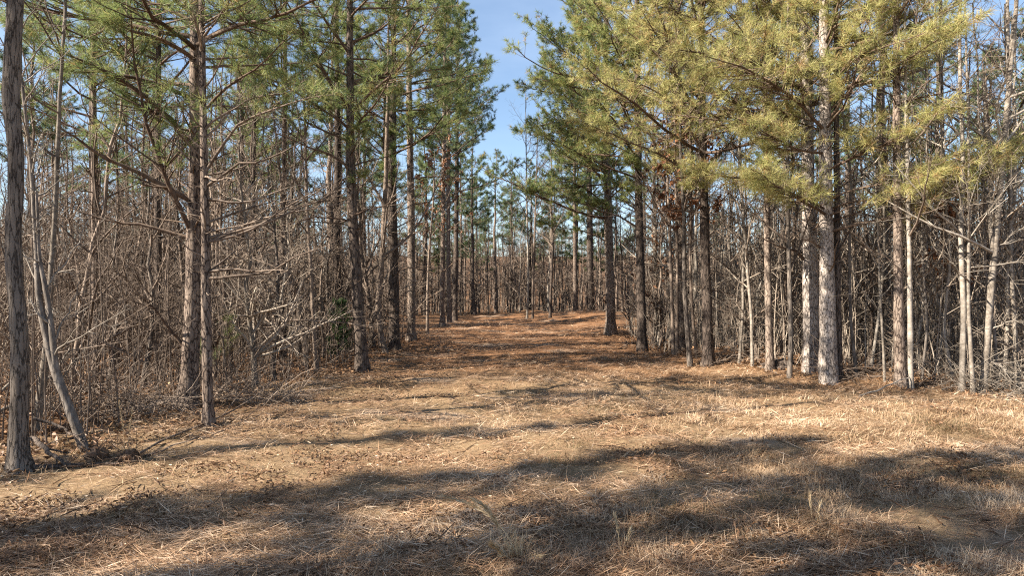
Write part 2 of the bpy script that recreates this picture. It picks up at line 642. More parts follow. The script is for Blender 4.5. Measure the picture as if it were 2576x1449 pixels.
def trunk_mesh(name, P, R, mat_, rng, sides=12, flare=0.5, rough=0.06):
    """P (k,3), R (k): one tapering stem with root flare and an uneven surface"""
    k = len(P)
    h = P[:, 2] - P[0, 2]
    R = R * (1 + flare * np.exp(-np.maximum(h, 0) / 0.12))
    V, F = tubes(P[None], R[None], sides)
    V = V.reshape(k, sides, 3)
    c = P[:, None]
    a = np.arange(sides)
    nzs = 1 + rough * rng.normal(0, 1, (k, sides)) + 0.25 * flare * np.exp(-np.maximum(h, 0) / 0.12)[:, None] * np.sin(a / sides * 2 * np.pi * 4 + rng.uniform(0, 6))[None]
    V = c + (V - c) * nzs[..., None]
    return make_mesh(name, V.reshape(-1, 3), [F], mat_)


def pine_limbs(P, R, H, dead_z, live_z, Lmax, rng, side=None, step=0.42, per=3, droop=0.0):
    """first-order limbs of a pine: (polylines, radii, live fraction)"""
    zs = P[:, 2]
    zz = np.arange(dead_z, H - 0.2, step)
    z = np.repeat(zz, per) + rng.normal(0, .12, len(zz) * per)
    z = np.clip(z, dead_z, H - .1)
    nst = 9
    z = np.concatenate([z, rng.uniform(.7, dead_z + 1.5, nst)])
    n = len(z)
    pos = np.stack([np.interp(z, zs, P[:, 0]), np.interp(z, zs, P[:, 1]), z], 1)
    r = np.interp(z, zs, R)
    az = rng.uniform(0, 2 * np.pi, n)
    live = z > live_z + rng.normal(0, .35, n)
    t = np.clip((z - live_z) / max(H - live_z, .1), 0, 1)
    L = np.where(live, Lmax * (0.12 + 0.88 * (1 - t) ** 0.75), Lmax * rng.uniform(.12, .5, n))
    L = L * rng.uniform(.65, 1.12, n)
    if side is not None:
        sv = np.array(side) / np.linalg.norm(side)
        dt = np.cos(az) * sv[0] + np.sin(az) * sv[1]
        L = L * (0.82 + 0.30 * dt)
        live = live | ((z > live_z - 1.2) & (dt > .6))
    L[-nst:] = rng.uniform(.05, .28, nst)
    live[-nst:] = False
    el = np.radians(np.where(live, 14 + 36 * t, rng.uniform(-5, 40, n)) + rng.normal(0, 9, n) - droop)
    d = np.stack([np.cos(az) * np.cos(el), np.sin(az) * np.cos(el), np.sin(el)], 1)
    Q = walk(pos, d, np.maximum(L, .15), 9, rng, np.where(live, .05, .035), .11)
    r0 = np.clip(np.minimum(r * .55, .007 + L * .0095), .005, .07)
    r0[-nst:] = np.minimum(r[-nst:] * .22, .016)
    RR = r0[:, None] * np.linspace(1, .22, 9)[None]
    return Q, RR, live


def pine(name, label, base, P, R, H, dead_z, live_z, Lmax, seed, mtrunk, mneed, side=None, extra=(), group=None, cat='pine tree',
         zvis=99, dens=1.0, ntuft=15, nl=0.17, nw=0, split=True, step=0.42, per=3, dead_twigs=True, sides=12, mlimb=None, flare=.42, xd=1.4):
    nw = nw or float(np.clip(.00055 * base[1], .0045, .014))
    rng = np.random.default_rng(seed)
    root = thing(name, label, cat, base, group)
    part('trunk', trunk_mesh('trunk', P, R, mtrunk, rng, sides, flare), root)
    Q, RR, live = pine_limbs(P, R, H, dead_z, live_z, Lmax, rng, side, step, per)
    if len(extra):
        ex = np.stack([e[0][:, :3] for e in extra])
        er = np.stack([e[0][:, 3] for e in extra])
        el = np.array([e[1] for e in extra], bool)
        Q, RR, live = np.concatenate([ex, Q]), np.concatenate([er, RR]), np.concatenate([el, live])
    n = len(Q)
    ids = np.arange(n)
    lv = live
    L1 = plen(Q)
    vis = Q[:, 0, 2] < zvis
    cnt = np.where(lv, np.clip(L1 * 7.6, 5, 24), np.clip(L1 * 3.5, 1, 8) * (1 if dead_twigs else 0)).astype(int)
    cnt[:len(extra)] = np.where(lv[:len(extra)], cnt[:len(extra)] * xd, cnt[:len(extra)] * 1.3)
    cnt = np.where(vis, cnt, (cnt * .55).astype(int))
    q2, r2, g2 = grow(Q, RR, ids, cnt, .22, .98, (.16, .42), (35, 70), 4, rng, .06, .12, .82, .55, .0035, .3, .12)
    l2 = lv[g2]
    c3 = np.where(l2, 3, 2)
    c3 = np.where(vis[g2], c3, np.where(l2, 1, 0))
    q3, r3, g3 = grow(q2, r2, g2, c3, .3, 1.0, (.25, .55), (25, 60), 2, rng, .1, .14, .3, .6, .0028, .5, .09)
    l3 = lv[g3]
    # twig tips that carry needles
    pos = np.concatenate([q3[l3][:, -1], q2[l2][:, -1], q2[l2][:, 2], Q[lv][:, -1]])
    dr = np.concatenate([q3[l3][:, -1] - q3[l3][:, -2], q2[l2][:, -1] - q2[l2][:, -2],
                         q2[l2][:, 2] - q2[l2][:, 1], Q[lv][:, -1] - Q[lv][:, -2]])
    if dens < 1:
        kp = rng.random(len(pos)) < dens
        pos, dr = pos[kp], dr[kp]
    if len(pos):
        hv = pos[:, 2] < zvis + .6
        V1, F1, T1 = tufts(pos[hv], dr[hv], ntuft, nl, nw, rng)
        V2, F2, T2 = tufts(pos[~hv], dr[~hv], max(4, ntuft // 4), nl * 1.1, nw * 3.2, rng)
        Vn = np.concatenate([V1, V2])
        Fn = np.concatenate([F1, F2 + len(V1)])
        part('crown', make_mesh('crown', Vn, [Fn], mneed, np.concatenate([T1, T2]), False), root)
    ml = mlimb or M_LIMB
    if split:
        rest = []
        for i in range(n):
            lst = [tubes(Q[i:i + 1], RR[i:i + 1], 5 if RR[i, 0] > .02 else (4 if RR[i, 0] > .012 else 3))]
            s2, s3 = g2 == i, g3 == i
            if s2.any():
                lst.append(tubes(q2[s2], r2[s2], 3))
            if s3.any():
                lst.append(tubes(q3[s3], r3[s3], 3))
            if vis[i]:
                V, F = merge(lst)
                part('branch', make_mesh('branch', V, F, ml), root)
            else:
                rest += lst
        if rest:
            V, F = merge(rest)
            part('upper_branches', make_mesh('upper_branches', V, F, ml), root, kind='stuff')
    else:
        V, F = merge([tubes(Q, RR, 3), tubes(q2, r2, 3)] + ([tubes(q3, r3, 3)] if len(q3) else []))
        part('branches', make_mesh('branches', V, F, ml), root, kind='stuff')
    return root


def hero_stem(path, H, r_top=0.03, k=34, wob=0.0, seed=0):
    """stem through the pixel path, carried on above the frame to height H"""
    base = at(path[0][0], path[0][1])
    loc = px_path(path, base[1], base)
    loc[0, :3] = (0, 0, -0.05)
    top = loc[-1]
    if H > top[2] + .3:
        sl = (loc[-1, :2] - loc[0, :2]) / max(loc[-1, 2], 1)
        e = np.array([top[0] + sl[0] * (H - top[2]) * .6, top[1], H, r_top])
        loc = np.vstack([loc, 0.5 * (top + e), e])
    r = resample(loc, k)
    rng = np.random.default_rng(seed + 7)
    if wob:
        r[1:, :2] += np.cumsum(rng.normal(0, wob, (k - 1, 2)), 0) * np.linspace(0, 1, k - 1)[:, None]
    return base, r[:, :3], np.maximum(r[:, 3], .006)


def limb(path, base, d0, dy, r0, live, k=9):
    loc = px_path([(u, v, 0) for u, v in path], d0, base, dy)
    q = resample(loc, k)
    rg = np.random.default_rng(int(path[0][0] * 7 + path[-1][1]))
    q[1:, :3] += np.cumsum(rg.normal(0, .022, (k - 1, 3)), 0)
    q[:, 3] = np.linspace(r0, r0 * .22, k)
    return (q, live)


def zv(d):
    return CAM_H + 0.425 * d + 0.7


HERO = {}


def hero_pine(label, path, H, dead_z, live_z, Lmax, seed, mtrunk, mneed, side=None, limbs=(), name='pine_tree', **kw):
    base, P, R = hero_stem(path, H, seed=seed)
    ex = [limb(q[0], base, base[1], q[1], q[2], q[3]) for q in limbs]
    r = pine(name, label, base, P, R, H, dead_z, live_z, Lmax, seed, mtrunk, mneed, side, ex, zvis=zv(base[1]), **kw)
    return r


# --- left side of the clearing
hero_pine('slender straight pine with bare whitish limbs standing at the left edge of the clearing',
          [(525, 1078, 27), (521, 900, 25), (517, 600, 21), (512, 350, 17), (507, 0, 13)], 11, 1.9, 5.6, 2.7, 101, M_PINE, M_NEEDG, (1, 0.2),
          limbs=[([(520, 700), (640, 690), (735, 640), (815, 600)], -.5, .022, False),
                 ([(520, 610), (640, 580), (740, 530), (860, 480)], .4, .022, False),
                 ([(518, 600), (620, 560), (760, 520), (880, 505)], .9, .018, False),
                 ([(515, 470), (600, 420), (700, 385), (780, 340)], -.3, .020, False),
                 ([(512, 440), (570, 350), (650, 290), (800, 265)], -.5, .022, True),
                 ([(511, 330), (590, 265), (640, 235), (790, 210)], .3, .02, True),
                 ([(508, 420), (455, 360), (420, 320), (370, 300)], -.4, .016, False)], dens=.45, mlimb=M_TWIG, per=5, step=.36)
hero_pine('thick old pine with long dark sweeping limbs behind the slender pine',
          [(470, 1020, 46), (482, 850, 39), (490, 500, 33), (492, 250, 29), (492, 0, 25)], 15, 2.4, 4.6, 3.4, 102, M_PINE, M_NEEDG, (-.6, -.8),
          limbs=[([(484, 590), (430, 500), (375, 330), (320, 90), (330, 0)], -1.4, .035, True),
                 ([(482, 505), (400, 460), (300, 410), (230, 375), (150, 330)], -1.0, .045, False),
                 ([(482, 600), (330, 565), (240, 550), (130, 500)], -.6, .028, False),
                 ([(486, 370), (420, 290), (340, 215), (160, 150)], -1.2, .045, True),
                 ([(488, 250), (360, 200), (260, 180), (90, 150)], -.8, .035, True),
                 ([(470, 880), (420, 830), (395, 780), (360, 745)], -.5, .03, False),
                 ([(490, 150), (420, 90), (330, 60), (200, 30)], -1.5, .035, True)])
hero_pine('dark pine leaning slightly left beside the middle of the left clearing edge',
          [(913, 938, 34), (903, 800, 29), (890, 620, 26), (881, 430, 23), (881, 280, 20), (880, 0, 15)], 14, 2.6, 5.0, 3.0, 103, M_DARK, M_NEEDG, (.4, -.8),
          limbs=[([(884, 430), (820, 380), (740, 350), (640, 300)], -1.0, .03, False),
                 ([(886, 540), (960, 520), (1000, 480)], -.6, .02, False),
                 ([(884, 330), (800, 260), (700, 200), (600, 180)], -1.5, .03, True),
                 ([(888, 560), (800, 540), (700, 560), (600, 590)], -.8, .02, False)])
hero_pine('dark forked pine with a knobby lower trunk on the left clearing edge',
          [(993, 886, 27), (992, 760, 25), (988, 600, 25), (984, 480, 26), (987, 300, 19), (990, 100, 14)], 15, 3.2, 5.6, 3.1, 104, M_DARK, M_NEEDG, (.6, -.6),
          limbs=[([(985, 500), (968, 430), (965, 380), (968, 300), (965, 150)], 0.3, .075, True),
                 ([(990, 700), (1030, 660), (1100, 705), (1170, 650)], -.6, .025, False)])
hero_pine('straight reddish pine with brown oak leaves hanging behind it, left of the trail',
          [(1035, 860, 21), (1035, 700, 19), (1034, 500, 18), (1030, 300, 15), (1028, 60, 11)], 16, 3.8, 6.2, 3.2, 105, M_PINE, M_NEEDG, (.9, -.3),
          limbs=[([(1035, 450), (1090, 440), (1150, 445), (1220, 440)], -.3, .03, False)])
hero_pine('leaning dark pine set back in the left woods behind the evergreen shrub',
          [(860, 868, 23), (850, 750, 21), (845, 600, 20), (850, 400, 17), (848, 200, 13)], 15, 3.2, 6.5, 2.9, 106, M_DARK, M_NEEDG, (.3, -.8))
hero_pine('left of the three close pines at the far left trail edge',
          [(1112, 822, 13), (1114, 650, 12), (1116, 450, 11), (1118, 250, 9)], 15.5, 5.0, 7.6, 3.0, 107, M_PINE, M_NEEDB, (.8, -.3), step=.5)
hero_pine('middle of the three close pines at the far left trail edge',
          [(1131, 812, 12), (1128, 650, 11), (1127, 450, 10), (1128, 250, 8)], 17, 5.5, 8.5, 3.2, 108, M_PINE, M_NEEDB, (1, 0), step=.5)
hero_pine('right of the three close pines, darkest trunk at the far left trail edge',
          [(1144, 808, 13), (1147, 650, 12), (1149, 480, 11), (1150, 250, 8)], 17.5, 5.0, 6.6, 4.0, 109, M_DARK, M_NEEDB, (1, -.1), step=.5)

hero_pine('dark-barked pine in the left thicket between the wavy hardwood and the thick old pine',
          [(398, 955, 20), (398, 800, 18), (397, 600, 17), (397, 300, 14), (400, 0, 11)], 13, 2.6, 5.2, 3.4, 111, M_DARK, M_NEEDG, (.2, -1))
hero_pine('green pine behind the forked leaning sapling, only its crown and upper trunk clear',
          [(240, 945, 16), (238, 700, 14), (236, 400, 12), (235, 100, 10)], 12, 2.8, 5.0, 3.2, 112, M_PINE, M_NEEDG, (.2, -1), per=4)
hero_pine('half hidden pine deep in the left thicket, right of the thick old pine',
          [(712, 905, 16), (712, 700, 14), (714, 500, 13), (716, 250, 10)], 13, 3.0, 5.6, 3.0, 113, M_DARK, M_NEEDG, (.3, -1), per=3)

# --- right side of the clearing
hero_pine('brightest of the two thick pines on the right, pale plated trunk nearest the clearing',
          [(2085, 963, 43), (2082, 800, 39), (2078, 560, 33), (2076, 300, 28), (2072, 0, 22)], 14, 1.9, 4.8, 2.8, 223, M_PINEPALE, M_NEEDY, (.8, -.1),
          limbs=[([(2092, 580), (2200, 560), (2330, 525), (2440, 470), (2560, 385)], -.9, .035, True),
                 ([(2094, 555), (2230, 515), (2350, 470), (2470, 430), (2590, 400)], -.3, .022, True),
                 ([(2090, 500), (2180, 470), (2290, 445), (2400, 430), (2500, 395)], -1.2, .022, True),
                 ([(2084, 530), (2020, 490), (1950, 455), (1880, 400)], -1.4, .024, True),
                 ([(2084, 545), (2040, 520), (1995, 470), (1890, 425)], -.9, .03, True),
                 ([(2080, 625), (2030, 605), (2000, 598)], -.4, .022, False),
                 ([(2100, 520), (2180, 500), (2240, 490), (2350, 430)], -1.2, .02, True),
                 ([(2078, 385), (2000, 370), (1930, 330), (1880, 310)], -1.3, .03, True),
                 ([(2078, 430), (2150, 400), (2300, 330), (2430, 230)], -1.6, .03, True),
                 ([(2085, 300), (2130, 250), (2135, 150), (2200, 20)], -1.2, .03, True),
                 ([(2078, 330), (1990, 240), (1900, 170), (1800, 140)], -1.6, .035, True),
                 ([(2078, 250), (2200, 200), (2330, 150), (2440, 60)], -2.0, .03, True)], per=3, step=.36, xd=2.4, flare=.12)
hero_pine('thick grey pine with flaky bark just left of the palest pine on the right',
          [(2043, 938, 43), (2040, 800, 39), (2035, 560, 33), (2030, 300, 27), (2020, 0, 20)], 15, 2.6, 4.6, 3.5, 202, M_PINEPALE, M_NEEDY, (-1, .1),
          limbs=[([(2030, 660), (2010, 635), (1985, 630), (1900, 605)], -.5, .03, False),
                 ([(2034, 240), (1960, 190), (1890, 160), (1700, 140)], -1.5, .04, True),
                 ([(2030, 470), (1930, 440), (1850, 445), (1740, 400)], -.9, .03, True)], xd=1.8, flare=.12)
hero_pine('thin dark pine standing hard behind the palest thick pine on the right',
          [(2109, 955, 18), (2108, 800, 17), (2106, 600, 15), (2104, 300, 12)], 11, 2.6, 5.0, 2.4, 203, M_DARK, M_NEEDY, (.4, -.6))
hero_pine('dark straight pine in the right woods edge with a lit lower trunk',
          [(1783, 921, 28), (1780, 800, 25), (1773, 600, 23), (1769, 470, 22), (1765, 200, 17)], 14.5, 3.3, 4.3, 3.7, 204, M_DARK, M_NEEDY, (-.6, -.8),
          limbs=[([(1770, 470), (1690, 400), (1600, 370), (1450, 320)], -1.0, .03, True),
                 ([(1768, 380), (1700, 270), (1620, 200), (1500, 190)], -1.3, .03, True)], per=4)
hero_pine('dark pine with a blackened foot where the right clearing edge narrows',
          [(1616, 888, 25), (1613, 750, 22), (1608, 560, 20), (1606, 450, 18), (1604, 200, 14)], 15, 3.8, 5.2, 3.5, 205, M_DARK, M_NEEDM, (-.9, -.4),
          limbs=[([(1610, 575), (1560, 540), (1480, 520), (1400, 480)], -.8, .028, False),
                 ([(1607, 450), (1520, 420), (1450, 380), (1350, 330)], -.5, .03, True)], per=4)
hero_pine('pine on a small root mound at the right trail edge with branches over the trail',
          [(1537, 840, 26), (1534, 700, 22), (1530, 560, 21), (1527, 430, 18), (1525, 200, 14)], 17, 4.2, 4.4, 4.3, 206, M_PINE, M_NEEDG, (-1, -.2),
          limbs=[([(1530, 610), (1480, 580), (1420, 570), (1360, 565)], -.6, .03, True),
                 ([(1530, 530), (1460, 500), (1400, 490), (1330, 480)], -.3, .03, True),
                 ([(1535, 770), (1520, 755), (1500, 745)], -.2, .03, False),
                 ([(1526, 300), (1450, 260), (1380, 230), (1300, 215)], -.5, .03, True),
                 ([(1526, 330), (1450, 320), (1400, 300), (1300, 330)], .5, .03, True),
                 ([(1526, 200), (1460, 140), (1400, 90), (1345, 60)], -.4, .03, True)], per=4)
hero_pine('blackish pine trunk on the low rise at the far right end of the trail',
          [(1487, 793, 19), (1485, 700, 17), (1484, 600, 16), (1482, 450, 13)], 15, 5.2, 6.5, 3.2, 207, M_DARK, M_NEEDG, (-.8, -.5), step=.5)
hero_pine('slimmer pine left of the blackish pine on the low rise at the trail end',
          [(1447, 794, 11), (1447, 700, 10), (1446, 560, 9), (1445, 450, 8)], 12.5, 5.0, 6.3, 2.8, 208, M_PINE, M_NEEDG, (-.8, -.5), step=.5)
hero_pine('stout dark pine among three thin stems right of the blackened-foot pine',
          [(1716, 893, 24), (1714, 750, 22), (1711, 560, 20), (1708, 400, 17)], 15, 3.6, 5.0, 3.4, 209, M_DARK, M_NEEDY, (-.6, -.7))
hero_pine('brown pine with a dark root hump at its foot, middle of the right woods edge',
          [(1937, 930, 20), (1934, 800, 18), (1930, 600, 16), (1927, 400, 13)], 12, 3.2, 4.8, 2.8, 210, M_PINE, M_NEEDY, (-.4, -.8))
hero_pine('tan pine with rough bark standing right of the two thick pines',
          [(2266, 975, 28), (2262, 850, 25), (2259, 600, 22), (2256, 300, 18), (2254, 0, 14)], 13, 3.0, 6.0, 2.6, 211, M_PINE, M_NEEDY, (.2, -1), dens=.7)

# background and unseen pines: five kinds, copied
PROTO = []
for i in range(4):
    rng = np.random.default_rng(400 + i)
    H = rng.uniform(12.5, 16)
    k = 18
    z = np.linspace(-.1, H, k)
    P = np.stack([np.cumsum(rng.normal(0, .035, k)), np.cumsum(rng.normal(0, .035, k)), z], 1)
    R = np.interp(z, [0, H], [rng.uniform(.11, .17), .02])
    PROTO.append((H, pine('pine_tree', 'tall background pine', (0, 0, 0), P, R, H, 3.2, rng.uniform(5.2, 6.8), rng.uniform(2.4, 3.1), 410 + i,
                          M_PINE if i % 2 else M_DARK, M_NEEDG if i < 2 else M_NEEDB, split=False, ntuft=10, nw=.016, nl=.2, step=.65, sides=8, flare=.4)))


def spread(n, ok, xr, yr, dmin, rng, taken):
    pts = []
    tries = 0
    while len(pts) < n and tries < 60000:
        tries += 1
        x, y = rng.uniform(*xr), rng.uniform(*yr)
        if not ok(x, y):
            continue
        if any((x - a) ** 2 + (y - b) ** 2 < dmin * dmin for a, b in taken[-400:]):
            continue
        taken.append((x, y))
        pts.append((x, y))
    return pts


HEROXY = [(o.location.x, o.location.y) for o in COL.objects if o.type == 'EMPTY' and o.parent is None and o.location.length > 1]
MARKS = [(20, 'wavy hardwood trunk'), (110, 'forked leaning sapling'), (397, 'dark-barked thicket pine'), (505, 'slender pine'), (640, 'dark sapling trunk'),
         (780, 'thin edge sapling'), (900, 'dark leaning pine'), (990, 'forked pine'), (1034, 'straight reddish pine'), (1130, 'three close pines'),
         (1330, 'two slim pale trunks'), (1447, 'slim pine on the rise'), (1487, 'blackish pine on the rise'), (1535, 'pine on the root mound'), (1612, 'blackened-foot pine'),
         (1714, 'stout dark pine'), (1778, 'dark straight pine'), (1935, 'brown pine with root hump'), (2065, 'two thick pines'), (2262, 'tan pine'),
         (2422, 'bright pale trunk'), (2490, 'mottled pale trunk')]


def landmark(x, y):
    u = 1288 + x / y * FPX
    k = min(MARKS, key=lambda q: abs(q[0] - u))
    s_ = 'behind' if abs(k[0] - u) < 22 else ('left of' if u < k[0] else 'right of')
    return s_ + ' the ' + k[1]



first = [True] * 5


def put_pine(i, x, y, rz, sc, label, group):
    loc = (x, y, float(ground_z(x, y)))
    p = PROTO[i][1]
    if first[i]:
        first[i] = False
        p.location, p.rotation_euler, p.scale = loc, (0, 0, rz), (sc, sc, sc)
        p['label'], p['group'] = label, group
    else:
        copy_thing(p, label, loc, rz, sc, group)


def inview(x, y, m=0.0):
    return y > 2 and abs(x) < 0.75 * y + m


rng = np.random.default_rng(77)
tk = list(HEROXY)
for x, y in spread(19, lambda x, y: inview(x, y, 0) and forest(x, y) > 2.2 and x < 0 and y < 42, (-34, 0), (11, 44), 2.6, rng, tk):
    put_pine(rng.integers(4), x, y, rng.uniform(0, 6.28), rng.uniform(.8, 1.1), 'background pine in the left woods, ' + landmark(x, y), 'pines deep in the left woods')
for x, y in spread(20, lambda x, y: inview(x, y, 2) and forest(x, y) > 2.0 and x > 0 and y < 42, (3, 34), (15, 44), 2.6, rng, tk):
    put_pine(rng.integers(4), x, y, rng.uniform(0, 6.28), rng.uniform(.8, 1.1), 'background pine in the right woods, ' + landmark(x, y), 'pines deep in the right woods')
for x, y in spread(26, lambda x, y: inview(x, y, 0) and abs(x - .3) > 0.035 * y, (-45, 45), (46, 85), 3.5, rng, tk):
    put_pine(rng.integers(4), x, y, rng.uniform(0, 6.28), rng.uniform(.7, .95), 'small distant pine beyond the trail end, ' + landmark(x, y), 'pines beyond the trail end')

zn = np.linspace(-.1, 9.5, 16)
YOUNG = pine('pine_tree', 'young pine', (0, 0, 0), np.stack([zn * .012, zn * .01, zn], 1), np.interp(zn, [0, 9.5], [.10, .015]),
             9.5, 1.8, 2.9, 2.1, 471, M_DARK, M_NEEDB, split=False, ntuft=12, nw=.016, nl=.19, step=.5, sides=6)
for k, (x, y, sc) in enumerate([(-2.4, 44.0, .92), (-1.1, 46.5, .86), (1.1, 48, .80), (2.5, 44.5, .90), (.2, 56, .92), (-3.6, 49, .95), (4.6, 49, .95), (-.2, 64, .95)]):
    put_pine(2 + k % 2, x, y, k * 1.9, sc, 'bluish green pine at the trail end, ' + landmark(x, y), 'tall pines at the trail end')
for k, (x, y, sc) in enumerate([(-4.4, 46, 1.0), (5.6, 47.5, 1.1), (-5.8, 46, 1.1), (6.9, 46, 1.1), (3.2, 58, 1.2), (-3.0, 60, 1.2)]):
    lab = 'young green pine closing the trail end, ' + landmark(x, y)
    if k == 0:
        YOUNG.location, YOUNG['label'], YOUNG['group'] = (x, y, float(ground_z(x, y))), lab, 'pines at the trail end'
    else:
        copy_thing(YOUNG, lab, (x, y, float(ground_z(x, y))), k * 1.9, sc, 'pines at the trail end')

# pines left of the camera, outside the picture: they throw the long shadow bands over the clearing
COT = 1 / math.tan(SUN_EL)
SHADE = []


def shade_for(u, v, hc):
    g = at(u, v)
    return g[0] - SH[0] * hc * COT, g[1] - SH[1] * hc * COT


zn = np.linspace(-.1, 15, 18)


def shade_kind(Lmax, live, seed, dens):
    return pine('pine_tree', 'pine left of the clearing', (0, 0, 0), np.stack([zn * .01, zn * 0, zn], 1), np.interp(zn, [0, 15], [.15, .03]),
                15, 4, live, Lmax, seed, M_PINE, M_NEEDG, split=False, ntuft=11, nw=.013, nl=.2, step=.6, sides=8, dens=dens)


SHK = [[shade_kind(.85, 8.5, 461, .9), True, 'slim'], [shade_kind(2.7, 6.0, 462, .55), True, 'tall']]
for i, (u, v, hc, w) in enumerate([(500, 1285, 11.5, 0), (200, 1390, 12, 0), (1150, 1330, 11, 0), (1500, 1160, 12.5, 0), (1250, 1440, 12, 0), (850, 1110, 13, 0), (1050, 1210, 13.5, 0),
                                   (2350, 1200, 9.5, 1), (2450, 1360, 9, 1), (2150, 1440, 9.5, 1)]):
    x, y = shade_for(u, v, hc)
    K = SHK[w]
    loc = (x, y, float(ground_z(x, y)))
    lab, grp = K[2] + ' pine left of the clearing, seen only by its shadow', K[2] + ' pines left of the picture'
    if K[1]:
        K[1] = False
        K[0].location, K[0]['label'], K[0]['group'] = loc, lab, grp
    else:
        copy_thing(K[0], lab, loc, i * 2.1, .95 + .04 * (i % 3), grp)

# ------------------------------------------------------------------ bare hardwoods


def bare_parts(P, R, seed, nb, t0=.25, Lf=(.22, .45), sub=5, twig=3, up=.05, ang=(35, 70), s1=5, fine=True, k1=7, rmin=.0028):
    rng = np.random.default_rng(seed)
    q1, r1, g1 = grow(P[None], R[None], np.zeros(1, int), nb, t0, 1.0, Lf, ang, k1, rng, up, .13, 0, .6, .005, .25)
    lst = [tubes(q1, r1, s1)]
    q2, r2, g2 = grow(q1, r1, g1, sub, .2, 1.0, (.3, .6), (25, 65), 3, rng, .06, .22, 0, .6, rmin, .4)
    lst.append(tubes(q2, r2, 3))
    if fine and twig:
        q3, r3, g3 = grow(q2, r2, g2, twig, .2, 1.0, (.35, .7), (25, 65), 2, rng, .04, .18, 0, .7, rmin * .8, .6)
        lst.append(tubes(q3, r3, 3))
    return lst, (q1, q2)


def bare(name, label, path, H, seed, mtrunk, mbr, nb=12, cat='bare tree', t0=.25, Lf=(.15, .32), extra=(), flare=.4, wob=.005, sides=10, sub=6, twig=4, limbs=(), group=None):
    base, P, R = hero_stem(path, H, r_top=.012, k=56, wob=wob, seed=seed)
    rng = np.random.default_rng(seed)
    root = thing(name, label, cat, base, group)
    part('trunk', trunk_mesh('trunk', P, R, mtrunk, rng, sides, flare), root)
    if nb:
        lst, _ = bare_parts(P, R, seed, nb, t0, Lf, sub, twig)
        V, F = merge(lst)
        part('branches', make_mesh('branches', V, F, mbr), root, kind='stuff')
    for e in extra:                                   # further stems of the same tree
        q = resample(px_path(e, base[1], base), 20)
        part('trunk', trunk_mesh('trunk', q[:, :3], np.maximum(q[:, 3], .006), mtrunk, rng, sides, 0), root)
        lst, _ = bare_parts(q[:, :3], q[:, 3], seed + 3, 12, .2, Lf, sub, twig)
        V, F = merge(lst)
        part('branches', make_mesh('branches', V, F, mbr), root, kind='stuff')
    for i, (pth, dy, r0) in enumerate(limbs):
        q = limb(pth, base, base[1], dy, r0, False)[0]
        l2 = [tubes(q[None, :, :3], q[None, :, 3], 5)]
        q2, r2, _ = grow(q[None, :, :3], q[None, :, 3], np.zeros(1, int), 9, .2, 1, (.2, .5), (25, 65), 5, rng, .03, .15, 0, .6, .003, .4)
        l2.append(tubes(q2, r2, 3))
        q3, r3, _ = grow(q2, r2, np.zeros(len(q2), int), 3, .2, 1, (.3, .6), (25, 65), 3, rng, .03, .15, 0, .6, .0025, .5)
        l2.append(tubes(q3, r3, 3))
        V, F = merge(l2)
        part('branch', make_mesh('branch', V, F, mbr), root)
    return root


bare('hardwood_tree', 'tall dark wavy hardwood trunk filling the left border of the picture',
     [(50, 1187, 48), (45, 1080, 42), (52, 940, 40), (46, 800, 38), (26, 640, 36), (36, 500, 33), (40, 420, 33), (24, 300, 37), (22, 150, 38), (34, 0, 34)], 11, 501, M_HARD, M_TWIG, nb=7, t0=.62, flare=.5, sides=16)
bare('leaning_sapling', 'forked whitish sapling leaning left out of a torn root ball at the left edge',
     [(218, 1133, 24), (175, 1030, 22), (137, 930, 22), (110, 820, 19), (98, 750, 15), (92, 600, 12), (82, 440, 9)], 5.6, 502, M_GREY, M_PALE, nb=14, t0=.45, Lf=(.10, .22), flare=.1,
     extra=[[(140, 935, 18), (133, 850, 14), (118, 740, 12), (98, 650, 9), (92, 480, 6)]],
     limbs=[([(135, 900), (190, 830), (230, 815), (290, 775)], -.2, .012), ([(130, 870), (160, 800), (210, 700)], .2, .012),
            ([(100, 720), (60, 640), (70, 560)], .1, .010), ([(105, 740), (150, 700), (190, 610), (240, 520)], .2, .012),
            ([(145, 960), (200, 880), (250, 870)], -.1, .012)])
bare('hardwood_tree', 'pale slanting trunk partly hidden behind the forked leaning sapling',
     [(88, 1082, 20), (105, 980, 20), (118, 880, 18), (124, 760, 15), (140, 560, 12), (150, 300, 9)], 8, 503, M_PALE, M_TWIG, nb=12, t0=.3)
bare('hardwood_tree', 'thin bent stem leaning over between two dark pines on the left',
     [(972, 892, 15), (955, 830, 14), (950, 780, 14), (962, 640, 13), (970, 450, 11), (975, 250, 8)], 10, 504, M_TWIG, M_TWIG, nb=16)
bare('sapling', 'dark sapling trunk in the left thicket right of the slender pine',
     [(640, 900, 13), (640, 800, 12), (642, 690, 11), (640, 500, 9), (645, 250, 7)], 9, 505, M_DARK, M_TWIG, nb=18, t0=.2)
bare('sapling', 'thin sapling at the edge of the left thicket with dark lower stem',
     [(797, 938, 10), (790, 850, 10), (785, 720, 9), (775, 560, 8), (770, 380, 6)], 7.5, 506, M_TWIG, M_TWIG, nb=18, t0=.2)
bare('sapling', 'left one of the twin thin stems beside the stout dark pine on the right',
     [(1694, 894, 10), (1692, 800, 9), (1688, 650, 8), (1680, 450, 6)], 8, 507, M_TWIG, M_TWIG, nb=14)
bare('sapling', 'right one of the twin thin stems beside the stout dark pine on the right',
     [(1704, 896, 9), (1703, 800, 8), (1704, 650, 7), (1700, 450, 6)], 8, 508, M_TWIG, M_TWIG, nb=14)
bare('hardwood_tree', 'slim dark stem bowing left just right of the stout dark pine',
     [(1737, 922, 14), (1728, 820, 12), (1720, 720, 11), (1722, 560, 10), (1712, 400, 8)], 9, 509, M_HARD, M_TWIG, nb=14)
